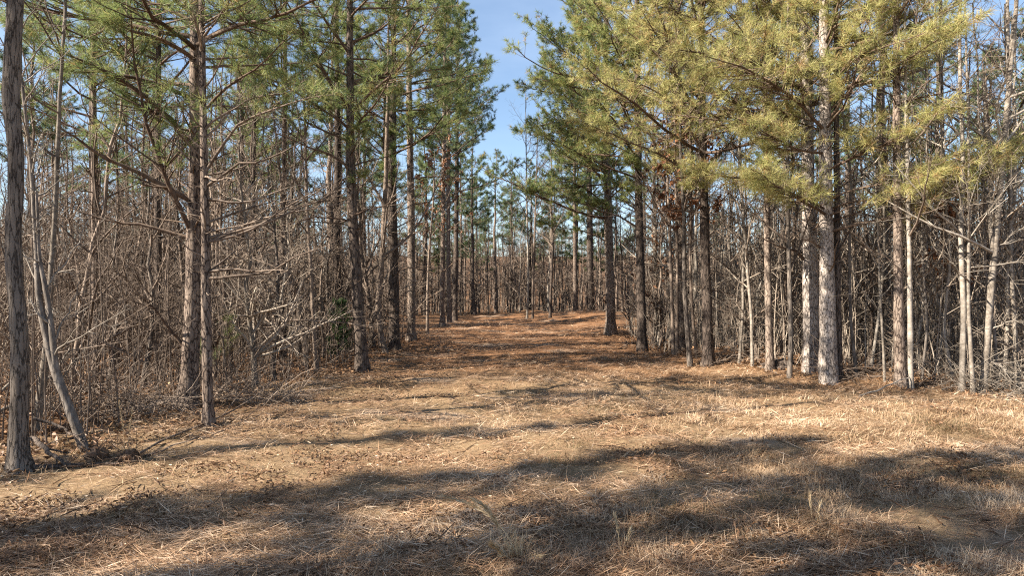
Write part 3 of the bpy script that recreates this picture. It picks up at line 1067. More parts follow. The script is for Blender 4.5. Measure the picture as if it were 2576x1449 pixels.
bare('hardwood_tree', 'pale slim trunk lit by the sun behind the blackened-foot pine',
     [(1655, 868, 12), (1651, 750, 10), (1648, 600, 9), (1644, 400, 7)], 10, 510, M_PALE, M_TWIG, nb=14)
bare('hardwood_tree', 'thin dark trunk standing left of the two thick pines on the right',
     [(1986, 950, 12), (1990, 850, 12), (1986, 700, 11), (1980, 500, 9)], 8, 511, M_HARD, M_TWIG, nb=16)
bare('sapling', 'very thin white sapling in the gap right of the dark pine pair',
     [(2226, 962, 7), (2222, 870, 6), (2215, 760, 6), (2210, 640, 5)], 4.5, 512, M_PALE, M_PALE, nb=12)
bare('hardwood_tree', 'pale smooth stem hard against the right side of the tan pine',
     [(2291, 980, 14), (2290, 850, 13), (2287, 650, 11), (2283, 450, 9), (2280, 250, 7)], 9, 513, M_PALE, M_TWIG, nb=16,
     limbs=[([(2288, 700), (2230, 660), (2170, 620), (2120, 560)], -.3, .012)])
bare('hardwood_tree', 'pale stem slanting to the left behind the tan pine',
     [(2334, 930, 15), (2325, 850, 15), (2312, 740, 14), (2298, 620, 12), (2285, 520, 10), (2275, 350, 8)], 9, 514, M_PALE, M_TWIG, nb=16)
bare('hardwood_tree', 'bright pale trunk left of the pair near the right border',
     [(2420, 985, 15), (2422, 900, 14), (2425, 780, 13), (2418, 600, 12), (2425, 400, 10), (2420, 200, 8)], 9, 515, M_PALE, M_PALE, nb=16)
bare('hardwood_tree', 'thin pale stem between two thicker pale trunks near the right border',
     [(2449, 992, 12), (2443, 900, 10), (2438, 800, 9), (2436, 700, 8), (2440, 500, 6)], 7, 516, M_PALE, M_PALE, nb=16)
bare('hardwood_tree', 'mottled pale trunk leaning right with a fork high up near the right border',
     [(2470, 988, 19), (2480, 900, 18), (2487, 800, 16), (2500, 650, 15), (2512, 500, 15), (2530, 300, 12), (2548, 60, 10)], 9, 517, M_PALE, M_PALE, nb=14,
     extra=[[(2500, 650, 12), (2490, 560, 11), (2496, 440, 10), (2480, 300, 7)]],
     limbs=[([(2480, 900), (2530, 930), (2560, 960), (2600, 1000)], -.3, .013), ([(2490, 830), (2540, 820), (2600, 830)], -.3, .012),
            ([(2505, 620), (2550, 590), (2600, 550)], -.2, .014)])
bare('hardwood_tree', 'grey trunk behind the bright pale trunks at the right border',
     [(2386, 950, 16), (2384, 850, 15), (2378, 700, 14), (2370, 500, 12), (2368, 300, 9)], 10, 518, M_HARD, M_TWIG, nb=16)
bare('hardwood_tree', 'pale grey trunk farthest right, behind tangled twigs',
     [(2545, 950, 18), (2543, 800, 17), (2540, 650, 15), (2545, 450, 13), (2538, 250, 10)], 10, 519, M_PALE, M_TWIG, nb=16)
bare('hardwood_tree', 'left of two slim pale trunks against the sky gap at the trail end',
     [(1326, 802, 6), (1329, 700, 6), (1328, 600, 5), (1325, 480, 4)], 12, 520, M_PALE, M_TWIG, nb=22, t0=.45, sides=6)
bare('hardwood_tree', 'right of two slim pale trunks against the sky gap at the trail end',
     [(1340, 803, 7), (1341, 700, 6), (1345, 600, 5), (1350, 500, 4)], 11, 521, M_TWIG, M_TWIG, nb=22, t0=.45, sides=6)
bare('hardwood_tree', 'dark lone trunk just left of the low rise at the trail end',
     [(1384, 799, 8), (1386, 720, 7), (1390, 640, 6), (1392, 560, 4)], 9, 522, M_DARK, M_TWIG, nb=18, t0=.4, sides=6)

rng = np.random.default_rng(570)
for k, (u, v, w_) in enumerate([(2155, 942, 9), (2190, 935, 8), (2212, 925, 10), (2352, 948, 9), (2400, 962, 8), (2406, 940, 11), (2508, 978, 9), (2526, 962, 11), (2562, 975, 12), (2318, 955, 7), (1860, 915, 8), (1893, 922, 9)]):
    sl = rng.normal(0, 14, 4).cumsum()
    bare('sapling', 'slim pale trunk ' + landmark(u - 1288, FPX) + (', close to the clearing' if v > 950 else ', set back in the woods'),
         [(u, v, w_), (u + sl[0], v - 130, w_ * .9), (u + sl[1], v - 300, w_ * .8), (u + sl[2], v - 480, w_ * .65), (u + sl[3], v - 640, w_ * .5)], 6.5, 571 + k,
         M_PALE if k % 3 else M_GREY, M_TWIGLIT, nb=13, twig=2, group='slim pale trunks in the right woods', sides=7, wob=.008)

# small oaks that still carry brown leaves
for lab, path, H, sd, nl_, lspan in [
        ('small oak with hanging dark red-brown leaves among the right trunks', [(1640, 872, 8), (1645, 760, 8), (1660, 620, 7), (1670, 500, 5)], 6.5, 531, 950, (.45, 1)),
        ('small oak with dark brown leaves between two dark pines on the right', [(1755, 905, 8), (1742, 800, 8), (1735, 650, 7), (1740, 520, 5)], 5.5, 532, 700, (.5, 1)),
        ('small oak with rusty leaves behind the reddish pine left of the trail', [(1075, 842, 8), (1075, 740, 7), (1080, 620, 6), (1090, 520, 5)], 7.2, 533, 650, (.4, 1)),
        ('young beech with sparse orange leaves near the right border', [(2436, 962, 7), (2430, 860, 7), (2420, 760, 6), (2412, 680, 4)], 3.2, 534, 130, (.5, 1)),
        ('young beech with tan leaves low beside the pale slim right trunk', [(1672, 872, 6), (1668, 800, 6), (1662, 730, 5), (1660, 660, 4)], 3.8, 535, 260, (.3, 1))]:
    base, P, R = hero_stem(path, H, r_top=.01, k=20, seed=sd)
    rng = np.random.default_rng(sd)
    root = thing('oak_sapling' if 'oak' in lab else 'beech_sapling', lab, 'small tree', base)
    part('trunk', trunk_mesh('trunk', P, R, M_TWIG, rng, 7, .3), root)
    lst, (q1, q2) = bare_parts(P, R, sd, 16, lspan[0], (.22, .40))
    V, F = merge(lst)
    part('branches', make_mesh('branches', V, F, M_TWIG), root, kind='stuff')
    i = rng.integers(0, len(q2), nl_)
    p, _, _ = sample(q2, np.ones(q2.shape[:2]), i, rng.uniform(.2, 1, nl_))
    d = rng.normal(0, .6, (nl_, 3)) + np.array([0, 0, -.7])
    V, F, T = leaves(p, d, .13, .075, rng)
    part('crown', make_mesh('crown', V, [F], M_OAK, T, False), root)

# evergreen cedars and pine seedlings in the left thicket
for lab, (u, v), H, sd in [('small dark green cedar beside the foot of the leaning dark pine', (848, 905), 1.35, 541),
                           ('dark cedar bush high behind the slender pine in the left thicket', (700, 862), 3.9, 542),
                           ('young green cedar low at the far edge of the left thicket', (735, 880), 1.0, 543)]:
    base = at(u, v)
    rng = np.random.default_rng(sd)
    root = thing('cedar_bush', lab, 'evergreen shrub', base)
    z = np.linspace(-.03, H, 10)
    P = np.stack([z * .04, z * .02, z], 1)
    R = np.interp(z, [0, H], [.02 + .008 * H, .006])
    part('trunk', trunk_mesh('trunk', P, R, M_DARK, rng, 6, .3), root)
    t0 = .1 if H < 2 else .62
    q1, r1, g1 = grow(P[None], R[None], np.zeros(1, int), int(30 + 14 * H), t0, 1, (.22, .4) if H < 2 else (.14, .26), (45, 75), 6, rng, .06, .08, 0, .6, .004)
    q2, r2, g2 = grow(q1, r1, g1, 7, .15, 1, (.25, .5), (30, 60), 4, rng, .08, .1, 0, .6, .003)
    V, F = merge([tubes(q1, r1, 4), tubes(q2, r2, 3)])
    part('branches', make_mesh('branches', V, F, M_LIMB), root, kind='stuff')
    p = np.concatenate([q2[:, -1], q2[:, 2], q2[:, 1], q1[:, -1], q1[:, 3]])
    d = np.concatenate([q2[:, -1] - q2[:, -2]] * 3 + [q1[:, -1] - q1[:, -2]] * 2)
    V, F, T = tufts(p, d, 12, .07, .008, rng, (10, 75), 0)
    part('crown', make_mesh('crown', V, [F], M_CEDAR, T, False), root)
for lab, (u, v), H, sd in [('pine seedling with light green needles right of the slender pine', (566, 985), 1.15, 546),
                           ('pine seedling with light needles between the slender and the thick pine', (500, 1005), .9, 547)]:
    base = at(u, v)
    rng = np.random.default_rng(sd)
    z = np.linspace(-.02, H, 10)
    P = np.stack([z * .06, z * 0, z], 1)
    R = np.interp(z, [0, H], [.012, .005])
    root = thing('pine_seedling', lab, 'young pine', base)
    part('trunk', trunk_mesh('trunk', P, R, M_LIMB, rng, 6, .2), root)
    q1, r1, g1 = grow(P[None], R[None], np.zeros(1, int), 16, .35, 1, (.2, .4), (40, 65), 5, rng, .12, .08, 0, .6, .003)
    V, F = tubes(q1, r1, 4)
    part('branches', make_mesh('branches', V, [F], M_LIMB), root, kind='stuff')
    V, F, T = tufts(np.concatenate([q1[:, -1], q1[:, 3], P[-1:]]), np.concatenate([q1[:, -1] - q1[:, -2], q1[:, 3] - q1[:, 2], [[0, 0, 1.]]]), 12, .15, .0035, rng)
    part('crown', make_mesh('crown', V, [F], M_NEEDG, T, False), root)

# ------------------------------------------------------------------ the thin trunks of the woods: 14 kinds, copied singly
KINDS = []
for i in range(14):
    rng = np.random.default_rng(600 + i)
    H = rng.uniform(3.8, 7.2) if i < 11 else rng.uniform(2.5, 4)
    k = 14
    z = np.linspace(-.08, H, k)
    lean = rng.normal(0, .035, 2)
    wb = np.cumsum(rng.normal(0, .05, (k, 2)), 0)
    P = np.stack([wb[:, 0] + z * lean[0], wb[:, 1] + z * lean[1], z], 1)
    P[:, :2] -= P[0, :2]
    R = np.interp(z, [0, H], [rng.uniform(.022, .065) if i < 11 else .014, .006])
    mt, mb = [(M_PALE, M_TWIGLIT), (M_TWIG, M_TWIG), (M_HARD, M_TWIG)][i % 3]
    root = thing('sapling', 'thin bare sapling', 'sapling', (0, 0, 0))
    part('trunk', trunk_mesh('trunk', P, R, mt, rng, 6, .25), root)
    lst, _ = bare_parts(P, R, 620 + i, int(rng.integers(20, 29)), .10, (.16, .38), 7, 3, .05, (35, 75), 4)
    V, F = merge(lst)
    part('branches', make_mesh('branches', V, F, mb), root, kind='stuff')
    KINDS.append([root, True, ['pale', 'brown', 'grey'][i % 3], i >= 11])


def put_sapling(i, x, y, rz, sc, tilt, label, group):
    loc = (x, y, float(ground_z(x, y)))
    kd = KINDS[i]
    if kd[1]:
        kd[1] = False
        r = kd[0]
        r.location, r.rotation_euler, r.scale = loc, (tilt[0], tilt[1], rz), (sc, sc, sc)
        r['label'], r['group'] = label, group
    else:
        copy_thing(kd[0], label, loc, rz, sc, group, tilt)


rng = np.random.default_rng(88)
tk2 = list(HEROXY)
n_s = 0
for x0, x1, y0, y1, n, side in [(-21, -3, 7.5, 27, 128, 'left'), (3.5, 21, 11.4, 27, 118, 'right'), (-9, 9, 42.6, 49, 46, 'far')]:
    for x, y in spread(n, lambda x, y: inview(x, y, 1) and forest(x, y) > .25, (x0, x1), (y0, y1), .42, rng, tk2):
        pool = list(range(14)) if side != 'right' else [0, 3, 6, 9, 0, 3, 6, 9, 1, 4, 7, 10, 2, 5, 11, 12, 13]
        if side == 'left':
            pool = [1, 4, 7, 10, 2, 5, 8, 0, 3, 11, 12, 13]
        i = int(pool[rng.integers(len(pool))])
        sc = rng.uniform(.75, 1.2) if side != 'far' else rng.uniform(.7, 1.1)
        dist = 'near the edge' if forest(x, y) < 3 else 'deep in the woods'
        look = KINDS[i][2] + (' shrubby' if KINDS[i][3] else '')
        put_sapling(i, x, y, rng.uniform(0, 6.28), sc, rng.normal(0, .06, 2), f'thin {look} sapling {dist}, {landmark(x, y)}', f'bare saplings in the {side} woods')
for kd in KINDS:
    if kd[1]:
        for ch in list(kd[0].children):
            bpy.data.objects.remove(ch)
        bpy.data.objects.remove(kd[0])

# the woods beyond: too many stems to count, one object
rng = np.random.default_rng(90)
FAR = []
for i in range(8):
    r_ = np.random.default_rng(700 + i)
    H = r_.uniform(5, 9)
    z = np.linspace(-.2, H, 6)
    wb = np.cumsum(r_.normal(0, .09, (6, 2)), 0)
    P = np.stack([wb[:, 0], wb[:, 1], z], 1)
    R = np.interp(z, [0, H], [r_.uniform(.04, .10), .012])
    q1, r1, g1 = grow(P[None], R[None], np.zeros(1, int), 12, .22, 1, (.16, .34), (35, 70), 3, r_, .06, .12, 0, .6, .010, .5)
    q2, r2, g2 = grow(q1, r1, g1, 3, .2, 1, (.35, .7), (25, 65), 2, r_, .05, .15, 0, .8, .008, .6)
    FAR.append(merge([tubes(P[None], R[None], 4), tubes(q1, r1, 3), tubes(q2, r2, 3)]))
pts = spread(370, lambda x, y: inview(x, y, 1 if x > 0 else -1) and forest(x, y) > (1.2 if x > 0 else 2.2) and math.hypot(x, y) > 15, (-34, 34), (12, 46), .4, rng, [(0, 0)])
pts += spread(440, lambda x, y: inview(x, y, 4) and forest(x, y) > .5, (-48, 48), (44, 62), .5, rng, [(0, 0)])
pts += spread(190, lambda x, y: abs(x) < .16 * y, (-16, 16), (50, 98), .45, rng, [(0, 0)])
pts += spread(240, lambda x, y: inview(x, y, 4), (-80, 80), (60, 105), .6, rng, [(0, 0)])
lst = []
for x, y in pts:
    V, F = FAR[rng.integers(8)]
    a = rng.uniform(0, 6.28)
    sc = rng.uniform(.7, 1.15)
    M = np.array([[math.cos(a), -math.sin(a), 0], [math.sin(a), math.cos(a), 0], [0, 0, 1]]) * sc
    lst.append((V @ M.T + np.array([x, y, float(ground_z(x, y))]), F))
V, F = merge(lst)
stuff('distant_woods', make_mesh('distant_woods', V, F, M_TWIG), 'grey-brown mass of bare trunks and twigs far back in the woods', 'woods')

# ------------------------------------------------------------------ undergrowth


def scatter(n, x0, x1, y0, y1, ok, rng, pw=0.0):
    """n points, nearer ones likelier when pw > 0"""
    out = []
    c = 0
    while c < n:
        y = rng.uniform(y0, y1, n * 2)
        x = rng.uniform(x0, x1, n * 2)
        m = ok(x, y)
        if pw:
            m &= rng.random(n * 2) < (y0 / np.maximum(y, y0)) ** pw
        out.append(np.stack([x[m], y[m]], 1))
        c += m.sum()
    return np.concatenate(out)[:n]


def view_ok(x, y, m=.6):
    return np.abs(x) < .76 * y + m


rng = np.random.default_rng(95)


def brush(n, x0, x1, y0, y1, ok, hmin, hmax, rmin, rmax, k, sub, rng, lean=.45, wig=.16, pw=.6, droop=-.05):
    p = scatter(n, x0, x1, y0, y1, ok, rng, pw)
    z = ground_z(p[:, 0], p[:, 1]) - .02
    d = norm(np.stack([rng.normal(0, lean, n), rng.normal(0, lean, n), np.ones(n)], 1))
    L = rng.uniform(0, 1, n) ** 1.6 * (hmax - hmin) + hmin
    q = walk(np.column_stack([p, z]), d, L, k, rng, droop, wig)
    r = rng.uniform(rmin, rmax, n)[:, None] * np.linspace(1, .35, k)[None]
    lst = [tubes(q, r, 3)]
    if sub:
        q2, r2, _ = grow(q, r, np.zeros(n, int), sub, .25, 1, (.25, .55), (25, 70), 3, rng, .0, .25, 0, .7, .002, .5)
        lst.append(tubes(q2, r2, 3))
    return lst


okl = lambda x, y: view_ok(x, y) & (forest(x, y) > .05)
V, F = merge(brush(2700, -22, -3, 6.8, 26, okl, .4, 2.6, .003, .009, 5, 1, rng) + brush(700, -22, -3, 7.2, 24, okl, 1.2, 4.2, .006, .015, 5, 3, rng, .08, .05, .6, 0))
stuff('undergrowth', make_mesh('undergrowth', V, F, M_TWIG), 'tangled grey-brown brush and briars on the floor of the left woods', 'undergrowth')
okr = lambda x, y: view_ok(x, y) & (forest(x, y) > .1)
V, F = merge(brush(2100, 3.5, 24, 11.3, 28, okr, .4, 2.6, .003, .009, 5, 1, rng) + brush(900, 3.5, 24, 11.4, 26, okr, 1.2, 4.4, .006, .017, 5, 3, rng, .07, .05, .6, 0))
stuff('undergrowth', make_mesh('undergrowth', V, F, M_TWIGLIT), 'sunlit tan brush and thin stems on the floor of the right woods', 'undergrowth')
V, F = merge(brush(900, -12, 12, 42.5, 56, okr, .4, 2.6, .006, .014, 5, 2, rng))
stuff('undergrowth', make_mesh('undergrowth', V, F, M_TWIGLIT), 'low pinkish-brown brush along the foot of the woods at the trail end', 'undergrowth')

# tangles of dead twigs at the clearing edge
def tangle(c, n, rx, ry, h, seed, mat_, name, label):
    rng = np.random.default_rng(seed)
    a = rng.uniform(0, 6.28, n)
    rr = np.sqrt(rng.random(n))
    p = np.stack([np.cos(a) * rr * rx, np.sin(a) * rr * ry], 1)
    base = at(*c)
    zz = ground_z(base[0] + p[:, 0], base[1] + p[:, 1]) - base[2]
    d = norm(np.stack([rng.normal(0, 1, n), rng.normal(0, .7, n), np.abs(rng.normal(.35, .35, n))], 1))
    q = walk(np.column_stack([p, zz + rng.random(n) ** 2 * h * (1 - rr * .8)]), d, rng.uniform(.3, 1.1, n), 6, rng, -.10, .22)
    gz = ground_z(base[0] + q[..., 0], base[1] + q[..., 1]) - base[2]
    q[..., 2] = np.maximum(q[..., 2], gz + .005)
    r = rng.uniform(.0025, .008, n)[:, None] * np.linspace(1, .4, 6)[None]
    lst = [tubes(q, r, 3)]
    q2, r2, _ = grow(q, r, np.zeros(n, int), 2, .2, 1, (.25, .6), (25, 70), 4, rng, 0, .2, 0, .7, .002, .5)
    lst.append(tubes(q2, r2, 3))
    V, F = merge(lst)
    root = thing(name, label, 'brush pile', base)
    part('twigs', make_mesh('twigs', V, F, mat_), root, kind='stuff')
    return root


tangle((300, 1040), 330, 1.0, .5, .5, 801, M_TWIG, 'brush_pile', 'low grey tangle of dead twigs between the leaning sapling and the slender pine')
tangle((640, 1010), 190, .8, .4, .3, 802, M_TWIG, 'brush_pile', 'flat pile of pale dead stems right of the slender pine')
tangle((2520, 985), 260, .75, .5, 1.0, 803, M_PALE, 'brush_pile', 'tall sunlit tangle of pale twigs at the right border')
tangle((2350, 975), 70, .6, .3, .25, 804, M_TWIG, 'brush_pile', 'low dark heap of brush at the foot of the pale trunks on the right')
tangle((1850, 905), 130, 1.0, .5, .5, 805, M_TWIG, 'brush_pile', 'pale tangle of stems between the dark straight pine and the brown pine')
tangle((2140, 945), 90, .55, .35, .35, 806, M_TWIG, 'brush_pile', 'reddish heap of dead twigs right of the palest pine')

# fallen poles, branches and stumps


def fallen(label, path, r0, mat_, seed, lift=(0, 0), nb=5, name='fallen_branch', Lf=(.12, .35)):
    rng = np.random.default_rng(seed)
    pts = np.array([at(u, v) for u, v in path])
    base = pts[0].copy()
    q = resample(np.column_stack([pts - base, np.zeros(len(pts))]), 14)[:, :3]
    q[1:-1] += rng.normal(0, .012, (12, 3))
    q[:, 2] = ground_z(q[:, 0] + base[0], q[:, 1] + base[1]) - base[2] + r0 * .6 + np.linspace(lift[0], lift[1], 14)
    R = np.linspace(r0, r0 * .4, 14)
    lst = [tubes(q[None], R[None], 7)]
    q2, r2, _ = grow(q[None], R[None], np.zeros(1, int), nb, .25, 1, Lf, (25, 60), 5, rng, .02, .14, .5, .6, .003, .4)
    if nb:
        lst.append(tubes(q2, r2, 4))
        q3, r3, _ = grow(q2, r2, np.zeros(nb, int), 3, .3, 1, (.3, .6), (25, 60), 3, rng, .0, .14, 0, .6, .0025, .5)
        lst.append(tubes(q3, r3, 3))
    root = thing(name, label, 'fallen branch', base)
    V, F = merge(lst[:1])
    part('stem', make_mesh('stem', V, F, mat_), root)
    if nb:
        V, F = merge(lst[1:])
        part('twigs', make_mesh('twigs', V, F, mat_), root, kind='stuff')
    return root


fallen('long thin fallen pole running from the small stump up toward the left woods', [(345, 1152), (470, 1095), (600, 1040), (715, 952)], .014, M_TWIG, 811, (.02, .12), 3)
fallen('second thin fallen pole lying below the slender pine', [(330, 1160), (430, 1130), (540, 1098), (660, 1050)], .011, M_TWIG, 812, (.01, .05), 4)
fallen('whitish fallen branch sticking up behind the wavy hardwood trunk', [(0, 1092), (70, 1070), (130, 1045), (175, 1010)], .022, M_PALE, 813, (.25, .75), 3)
fallen('thinner whitish fallen branch just above the other behind the wavy trunk', [(5, 1068), (90, 1040), (190, 1000), (270, 985)], .016, M_PALE, 814, (.4, .8), 3)
fallen('dark crooked root-like branch on the ground right of the wavy trunk', [(78, 1148), (120, 1165), (165, 1185)], .030, M_DARK, 815, (.16, .03), 4)
fallen('dark branch arching from the wavy trunk to the torn root ball', [(85, 1140), (140, 1138), (190, 1150), (250, 1160)], .018, M_DARK, 816, (.34, .03), 6)
fallen('dark fallen log lying along the ground before the root ball', [(90, 1182), (150, 1178), (210, 1175), (300, 1172)], .030, M_DARK, 817, (.0, .0), 3, 'fallen_log')
fallen('slim dark sapling fallen against the leaning trunk', [(215, 1135), (190, 1080), (150, 1035), (110, 1000)], .015, M_DARK, 818, (.02, .45), 3)
fallen('pale curving fallen branch at the foot of the tan pine on the right', [(2160, 1000), (2230, 990), (2290, 984), (2330, 960)], .014, M_PALE, 819, (.01, .30), 3)
fallen('short pale stick on the straw in front of the brown pine', [(1905, 927), (1935, 932), (1965, 948)], .012, M_PALE, 820, (.03, .0), 0)
fallen('forked dead branch lying near the foot of the first dark left pine', [(925, 938), (980, 925), (1050, 918)], .014, M_TWIG, 821, (.02, .03), 4)
fallen('small dead branch on the straw beside the blackened-foot pine', [(1560, 880), (1590, 868), (1600, 862)], .018, M_TWIG, 822, (.02, .05), 3)
fallen('pale snapped branch hooked over the ground near the right border', [(2370, 985), (2410, 978), (2440, 965)], .012, M_PALE, 823, (.02, .12), 2)


def clod(label, u, v, rx, rz_, seed, name, cat, mat_):
    rng = np.random.default_rng(seed)
    base = at(u, v)
    nu, nv = 18, 10
    th = np.linspace(0, 2 * np.pi, nu, endpoint=False)
    ph = np.linspace(-.3, np.pi / 2, nv)
    TH, PH = np.meshgrid(th, ph)
    rr = 1 + .28 * rng.normal(0, 1, TH.shape) * np.cos(PH)
    P = np.stack([np.cos(TH) * np.cos(PH) * rx * rr, np.sin(TH) * np.cos(PH) * rx * rr, np.sin(PH) * rz_ * rr], -1).reshape(-1, 3)
    j = np.arange(nv - 1)[:, None] * nu
    i = np.arange(nu)[None]
    F = np.stack([j + i, j + (i + 1) % nu, j + nu + (i + 1) % nu, j + nu + i], -1).reshape(-1, 4)
    root = thing(name, label, cat, base)
    part('soil', make_mesh('soil', P, [F], mat_, np.clip(rng.normal(.35, .2, len(P)), 0, 1)), root)
    n = 46
    a = rng.uniform(0, 6.28, n)
    p = np.stack([np.cos(a) * rx * .6, np.sin(a) * rx * .6, rng.uniform(0, rz_ * .9, n)], 1)
    d = norm(np.stack([np.cos(a), np.sin(a), rng.normal(.3, .6, n)], 1))
    q = walk(p, d, rng.uniform(.08, .3, n), 5, rng, -.12, .3)
    V, F = tubes(q, np.full((n, 5), .003) * np.linspace(1.4, .5, 5), 3)
    part('roots', make_mesh('roots', V, [F], M_LIMB), root, kind='stuff')


clod('torn rusty-brown root ball at the foot of the leaning sapling', 248, 1158, .095, .13, 831, 'root_ball', 'root ball', M_LITTER)
clod('small dark stump with roots right of the torn root ball', 325, 1158, .085, .10, 832, 'stump', 'stump', M_LITTER)
clod('dark upturned root hump at the foot of the brown pine', 1962, 925, .28, .17, 833, 'root_mound', 'root mound', M_DARK)

# ------------------------------------------------------------------ litter, straw and grass on the ground
rng = np.random.default_rng(120)
n = 30000
p = scatter(n, -22, 24, 6, 30, lambda x, y: view_ok(x, y) & (forest(x, y) > -.7 * rng.random(x.shape)), rng, 1.0)
pos = np.column_stack([p, ground_z(p[:, 0], p[:, 1]) + rng.uniform(.0, .05, n)])
d = np.stack([rng.normal(0, 1, n), rng.normal(0, 1, n), rng.normal(0, .45, n)], 1)
V, F, T = leaves(pos, d, .085, .05, rng)
HX = [o.location for o in COL.objects if o.type == 'EMPTY' and o.parent is None and o.get('category') in ('pine tree', 'bare tree') and 4 < o.location.y < 30 and abs(o.location.x) < 14]
m_ = 90
hp = np.repeat(np.array([[q.x, q.y] for q in HX]), m_, 0)
aa, rr_ = rng.uniform(0, 6.28, len(hp)), .10 + np.abs(rng.normal(0, .17, len(hp)))
hp = hp + np.stack([np.cos(aa) * rr_, np.sin(aa) * rr_], 1)
pos2 = np.column_stack([hp, ground_z(hp[:, 0], hp[:, 1]) + .09 * np.exp(-rr_ / .16) * rng.random(len(hp))])
V2, F2, T2 = leaves(pos2, rng.normal(0, 1, (len(hp), 3)) * np.array([1, 1, .5]), .10, .022, rng)
F, T, V = np.concatenate([F, F2 + len(V)]), np.concatenate([T, T2]), np.concatenate([V, V2])
T = np.clip(T - .12, 0, 1)
stuff('leaf_litter', make_mesh('leaf_litter', V, [F], M_LITTER, T, False), 'brown fallen leaves covering the floor of the woods', 'leaf litter')


def ground_pts(n, d0, d1, pw, rng, mask):
    out, c = [], 0
    while c < n:
        u = rng.random(n)
        y = (d0 ** (1 - pw) + u * (d1 ** (1 - pw) - d0 ** (1 - pw))) ** (1 / (1 - pw))
        x = rng.uniform(-1, 1, n) * (.77 * y + .3)
        m = rng.random(n) < mask(x, y)
        out.append(np.stack([x[m], y[m]], 1))
        c += m.sum()
    return np.concatenate(out)[:n]


def clear(x, y):
    return np.clip(.6 - forest(x, y), 0, 1)


n = 150000
p = ground_pts(n, 3.6, 40, 1.15, rng, lambda x, y: clear(x, y) * (.15 + .95 * sstep(.3, .6, vnoise(x / .5 + 3, y / .3, 11) * .6 + vnoise(x / 1.8, y / 1.1, 12) * .4)))
dist = p[:, 1]
pos = np.column_stack([p, ground_z(p[:, 0], p[:, 1]) + rng.random(n) ** 2 * .05])
az = rng.normal(0.15, .75, n) + np.where(rng.random(n) < .5, np.pi, 0)
lean = np.clip(rng.normal(1.47, .16, n), .8, 1.68)
L = rng.uniform(.05, .22, n) * (1 + dist / 60)
w = rng.uniform(.0022, .0048, n) * np.maximum(1, dist / 5.5)
tint = np.clip(rng.normal(.52, .25, n) + .55 * (vnoise(p[:, 0] / .9, p[:, 1] / .5, 13) - .5) - .22 * sstep(9, 18, dist), 0, 1)
V, F, T = blades(pos, az, lean, L, w, rng, tint)
nc = 1300
pc = ground_pts(nc, 3.6, 20, 1.1, rng, lambda x, y: clear(x, y) * (.15 + .85 * sstep(1.5, -1, x)))
V2, F2, T2 = leaves(np.column_stack([pc, ground_z(pc[:, 0], pc[:, 1]) + rng.uniform(.01, .05, nc)]), rng.normal(0, 1, (nc, 3)) * np.array([1, .7, .2]), .045, .010, rng)
V, F, T = np.concatenate([V, V2]), [F, F2 + len(V)], np.concatenate([T, np.clip(T2 + .45, 0, 1)])
stuff('straw_mulch', make_mesh('straw_mulch', V, F, M_STRAW, T, False), 'tan chopped straw and pine needles strewn over the clearing', 'straw')

n = 24000                                             # dark torn mulch, bark and sod scraps
p = ground_pts(n, 3.6, 36, 1.1, rng, lambda x, y: clear(x, y) * sstep(.52, .72, vnoise(x / .9, y / .45, 14) * .6 + vnoise(x / .3, y / .2, 15) * .4))
pos = np.column_stack([p, ground_z(p[:, 0], p[:, 1]) + rng.random(n) * .05])
d = np.stack([rng.normal(0, 1, n), rng.normal(0, .8, n), rng.normal(0, .5, n)], 1)
V, F, T = leaves(pos, d, .05, .016, rng)
ns = 900
ps = ground_pts(ns, 3.7, 24, 1.1, rng, clear)
a_ = rng.uniform(0, 6.28, ns)
qs = walk(np.column_stack([ps, ground_z(ps[:, 0], ps[:, 1]) + .02]), np.stack([np.cos(a_), np.sin(a_), rng.normal(0, .08, ns)], 1), rng.uniform(.05, .38, ns), 4, rng, 0, .16)
qs[..., 2] = np.maximum(qs[..., 2], ground_z(qs[..., 0], qs[..., 1]) + .008)
V2, F2 = tubes(qs, rng.uniform(.002, .007, ns)[:, None] * np.linspace(1, .5, 4)[None], 3)
F, V, T = [F, F2 + len(V)], np.concatenate([V, V2]), np.concatenate([T, np.full(len(V2), .35)])
stuff('mulch_scraps', make_mesh('mulch_scraps', V, F, M_LITTER, np.clip(T - .25, 0, 1), False), 'dark torn mulch and bark scraps lying in drifts on the clearing', 'mulch')


def grass_mask(x, y):
    g = vnoise(x / .42, y / .36, 21) * .55 + vnoise(x / 1.7, y / 1.3, 22) * .45
    right = sstep(-1.6, 1.4, x - .12 * (y - 4))
    return clear(x, y) * sstep(.40, .66, g + .13 * right - .05) * (.25 + .75 * right) * (1 - .7 * sstep(8.5, 12, y))


n = 76000
p = ground_pts(n, 3.6, 17, 1.2, rng, grass_mask)
dist = p[:, 1]
pos = np.column_stack([p, ground_z(p[:, 0], p[:, 1]) - .004])
az = vnoise(p[:, 0] / .35, p[:, 1] / .35, 23) * 9 + rng.normal(0, .9, n)
lean = np.abs(rng.normal(.88, .36, n))
L = rng.uniform(.045, .145, n) * (.6 + .9 * vnoise(p[:, 0] / .6, p[:, 1] / .6, 24))
w = rng.uniform(.0022, .0042, n) * np.maximum(1, dist / 6)
tint = np.clip(rng.normal(.5, .2, n) + .75 * (vnoise(p[:, 0] / .8, p[:, 1] / .7, 25) - .5), 0, 1)
V, F, T = blades(pos, az, lean, L, w, rng, tint, True)
stuff('dormant_grass', make_mesh('dormant_grass', V, F, M_GRASS, T, False), 'matted dormant tan grass with a few green blades in the foreground', 'grass')


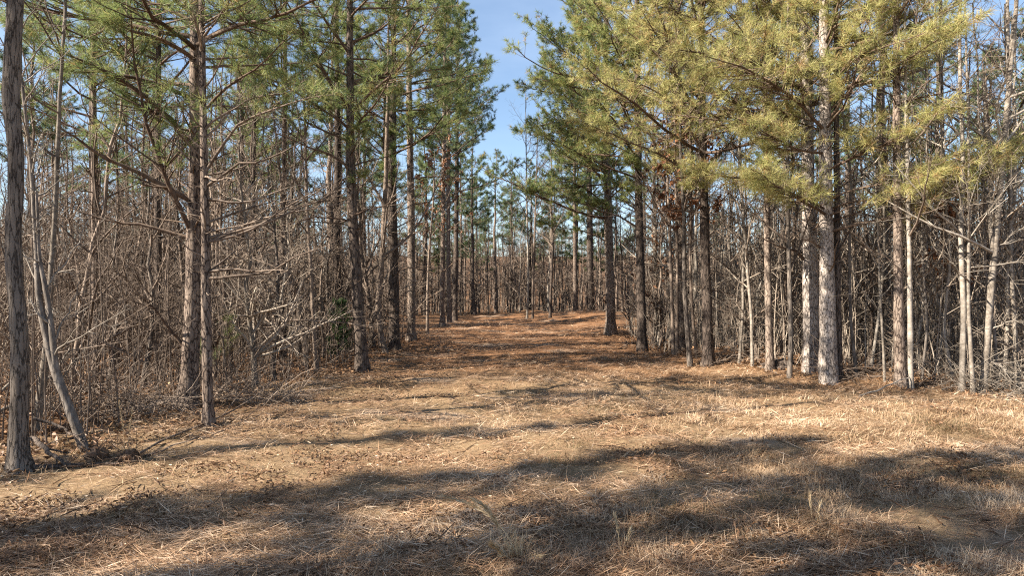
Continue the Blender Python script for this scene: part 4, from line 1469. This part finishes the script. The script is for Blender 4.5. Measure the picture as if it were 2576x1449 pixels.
# broomsedge stalks in the foreground
def sedge(label, u, v, stalks, seed):
    base = at(u, v)
    rng = np.random.default_rng(seed)
    root = thing('broomsedge', label, 'grass stalk', base)
    for pth, r0 in stalks:
        q = resample(px_path([(a, b, 0) for a, b in pth], base[1], base, .12), 14)[:, :3]
        q[:, 1] += np.linspace(0, rng.normal(0, .10), 14)
        V, F = tubes(q[None], (np.linspace(r0, r0 * .45, 14))[None], 5)
        o = part('stalk', make_mesh('stalk', V, [F], M_SEDGE, np.full(len(V), .55)), root)
        m = 130
        idx = np.zeros(m, int)
        t = rng.uniform(.45, 1, m)
        p, tn, _ = sample(q[None], np.ones((1, 14)), idx, t)
        d = norm(tn + rng.normal(0, .16, (m, 3)))
        V, F, T = leaves(p, d, .075 if seed == 901 else .04, .006, rng, .2)
        part('seed_head', make_mesh('seed_head', V, [F], M_SEDGE, T, False), o)
    m = 60 if seed == 901 else 16
    az = rng.uniform(0, 6.28, m)
    pb = np.column_stack([rng.normal(0, .03, (m, 2)), np.zeros(m)])
    V, F, T = blades(pb, az, np.abs(rng.normal(.5, .3, m)), rng.uniform(.12, .32, m) * (1 if seed == 901 else .5), np.full(m, .004), rng, rng.random(m), True)
    part('leaf_blades', make_mesh('leaf_blades', V, F, M_SEDGE, T, False), root, kind='stuff')


sedge('tall broomsedge clump with two bent pale seed stalks in the centre foreground', 1300, 1412,
      [([(1300, 1412), (1265, 1345), (1240, 1290), (1215, 1260), (1195, 1248)], .0042),
       ([(1304, 1412), (1290, 1370), (1250, 1320), (1215, 1295), (1165, 1275), (1115, 1265)], .0045),
       ([(1298, 1412), (1270, 1380), (1255, 1350), (1245, 1330)], .0034),
       ([(1306, 1414), (1320, 1390), (1345, 1372)], .0028)], 901)
sedge('short upright grass stalks at the bottom right of centre', 1560, 1390, [([(1560, 1390), (1556, 1340), (1548, 1300)], .0028), ([(1562, 1390), (1575, 1350), (1580, 1325)], .0028)], 902)
sedge('thin standing grass stalks in the shaded right foreground', 2045, 1320, [([(2045, 1320), (2040, 1280), (2038, 1245)], .0026), ([(2047, 1320), (2056, 1280), (2058, 1262)], .0026)], 903)
sedge('pale weed stalk standing by the small stump on the left', 315, 1140, [([(315, 1140), (317, 1060), (314, 1010)], .003), ([(318, 1140), (330, 1080), (340, 1030)], .0025)], 904)
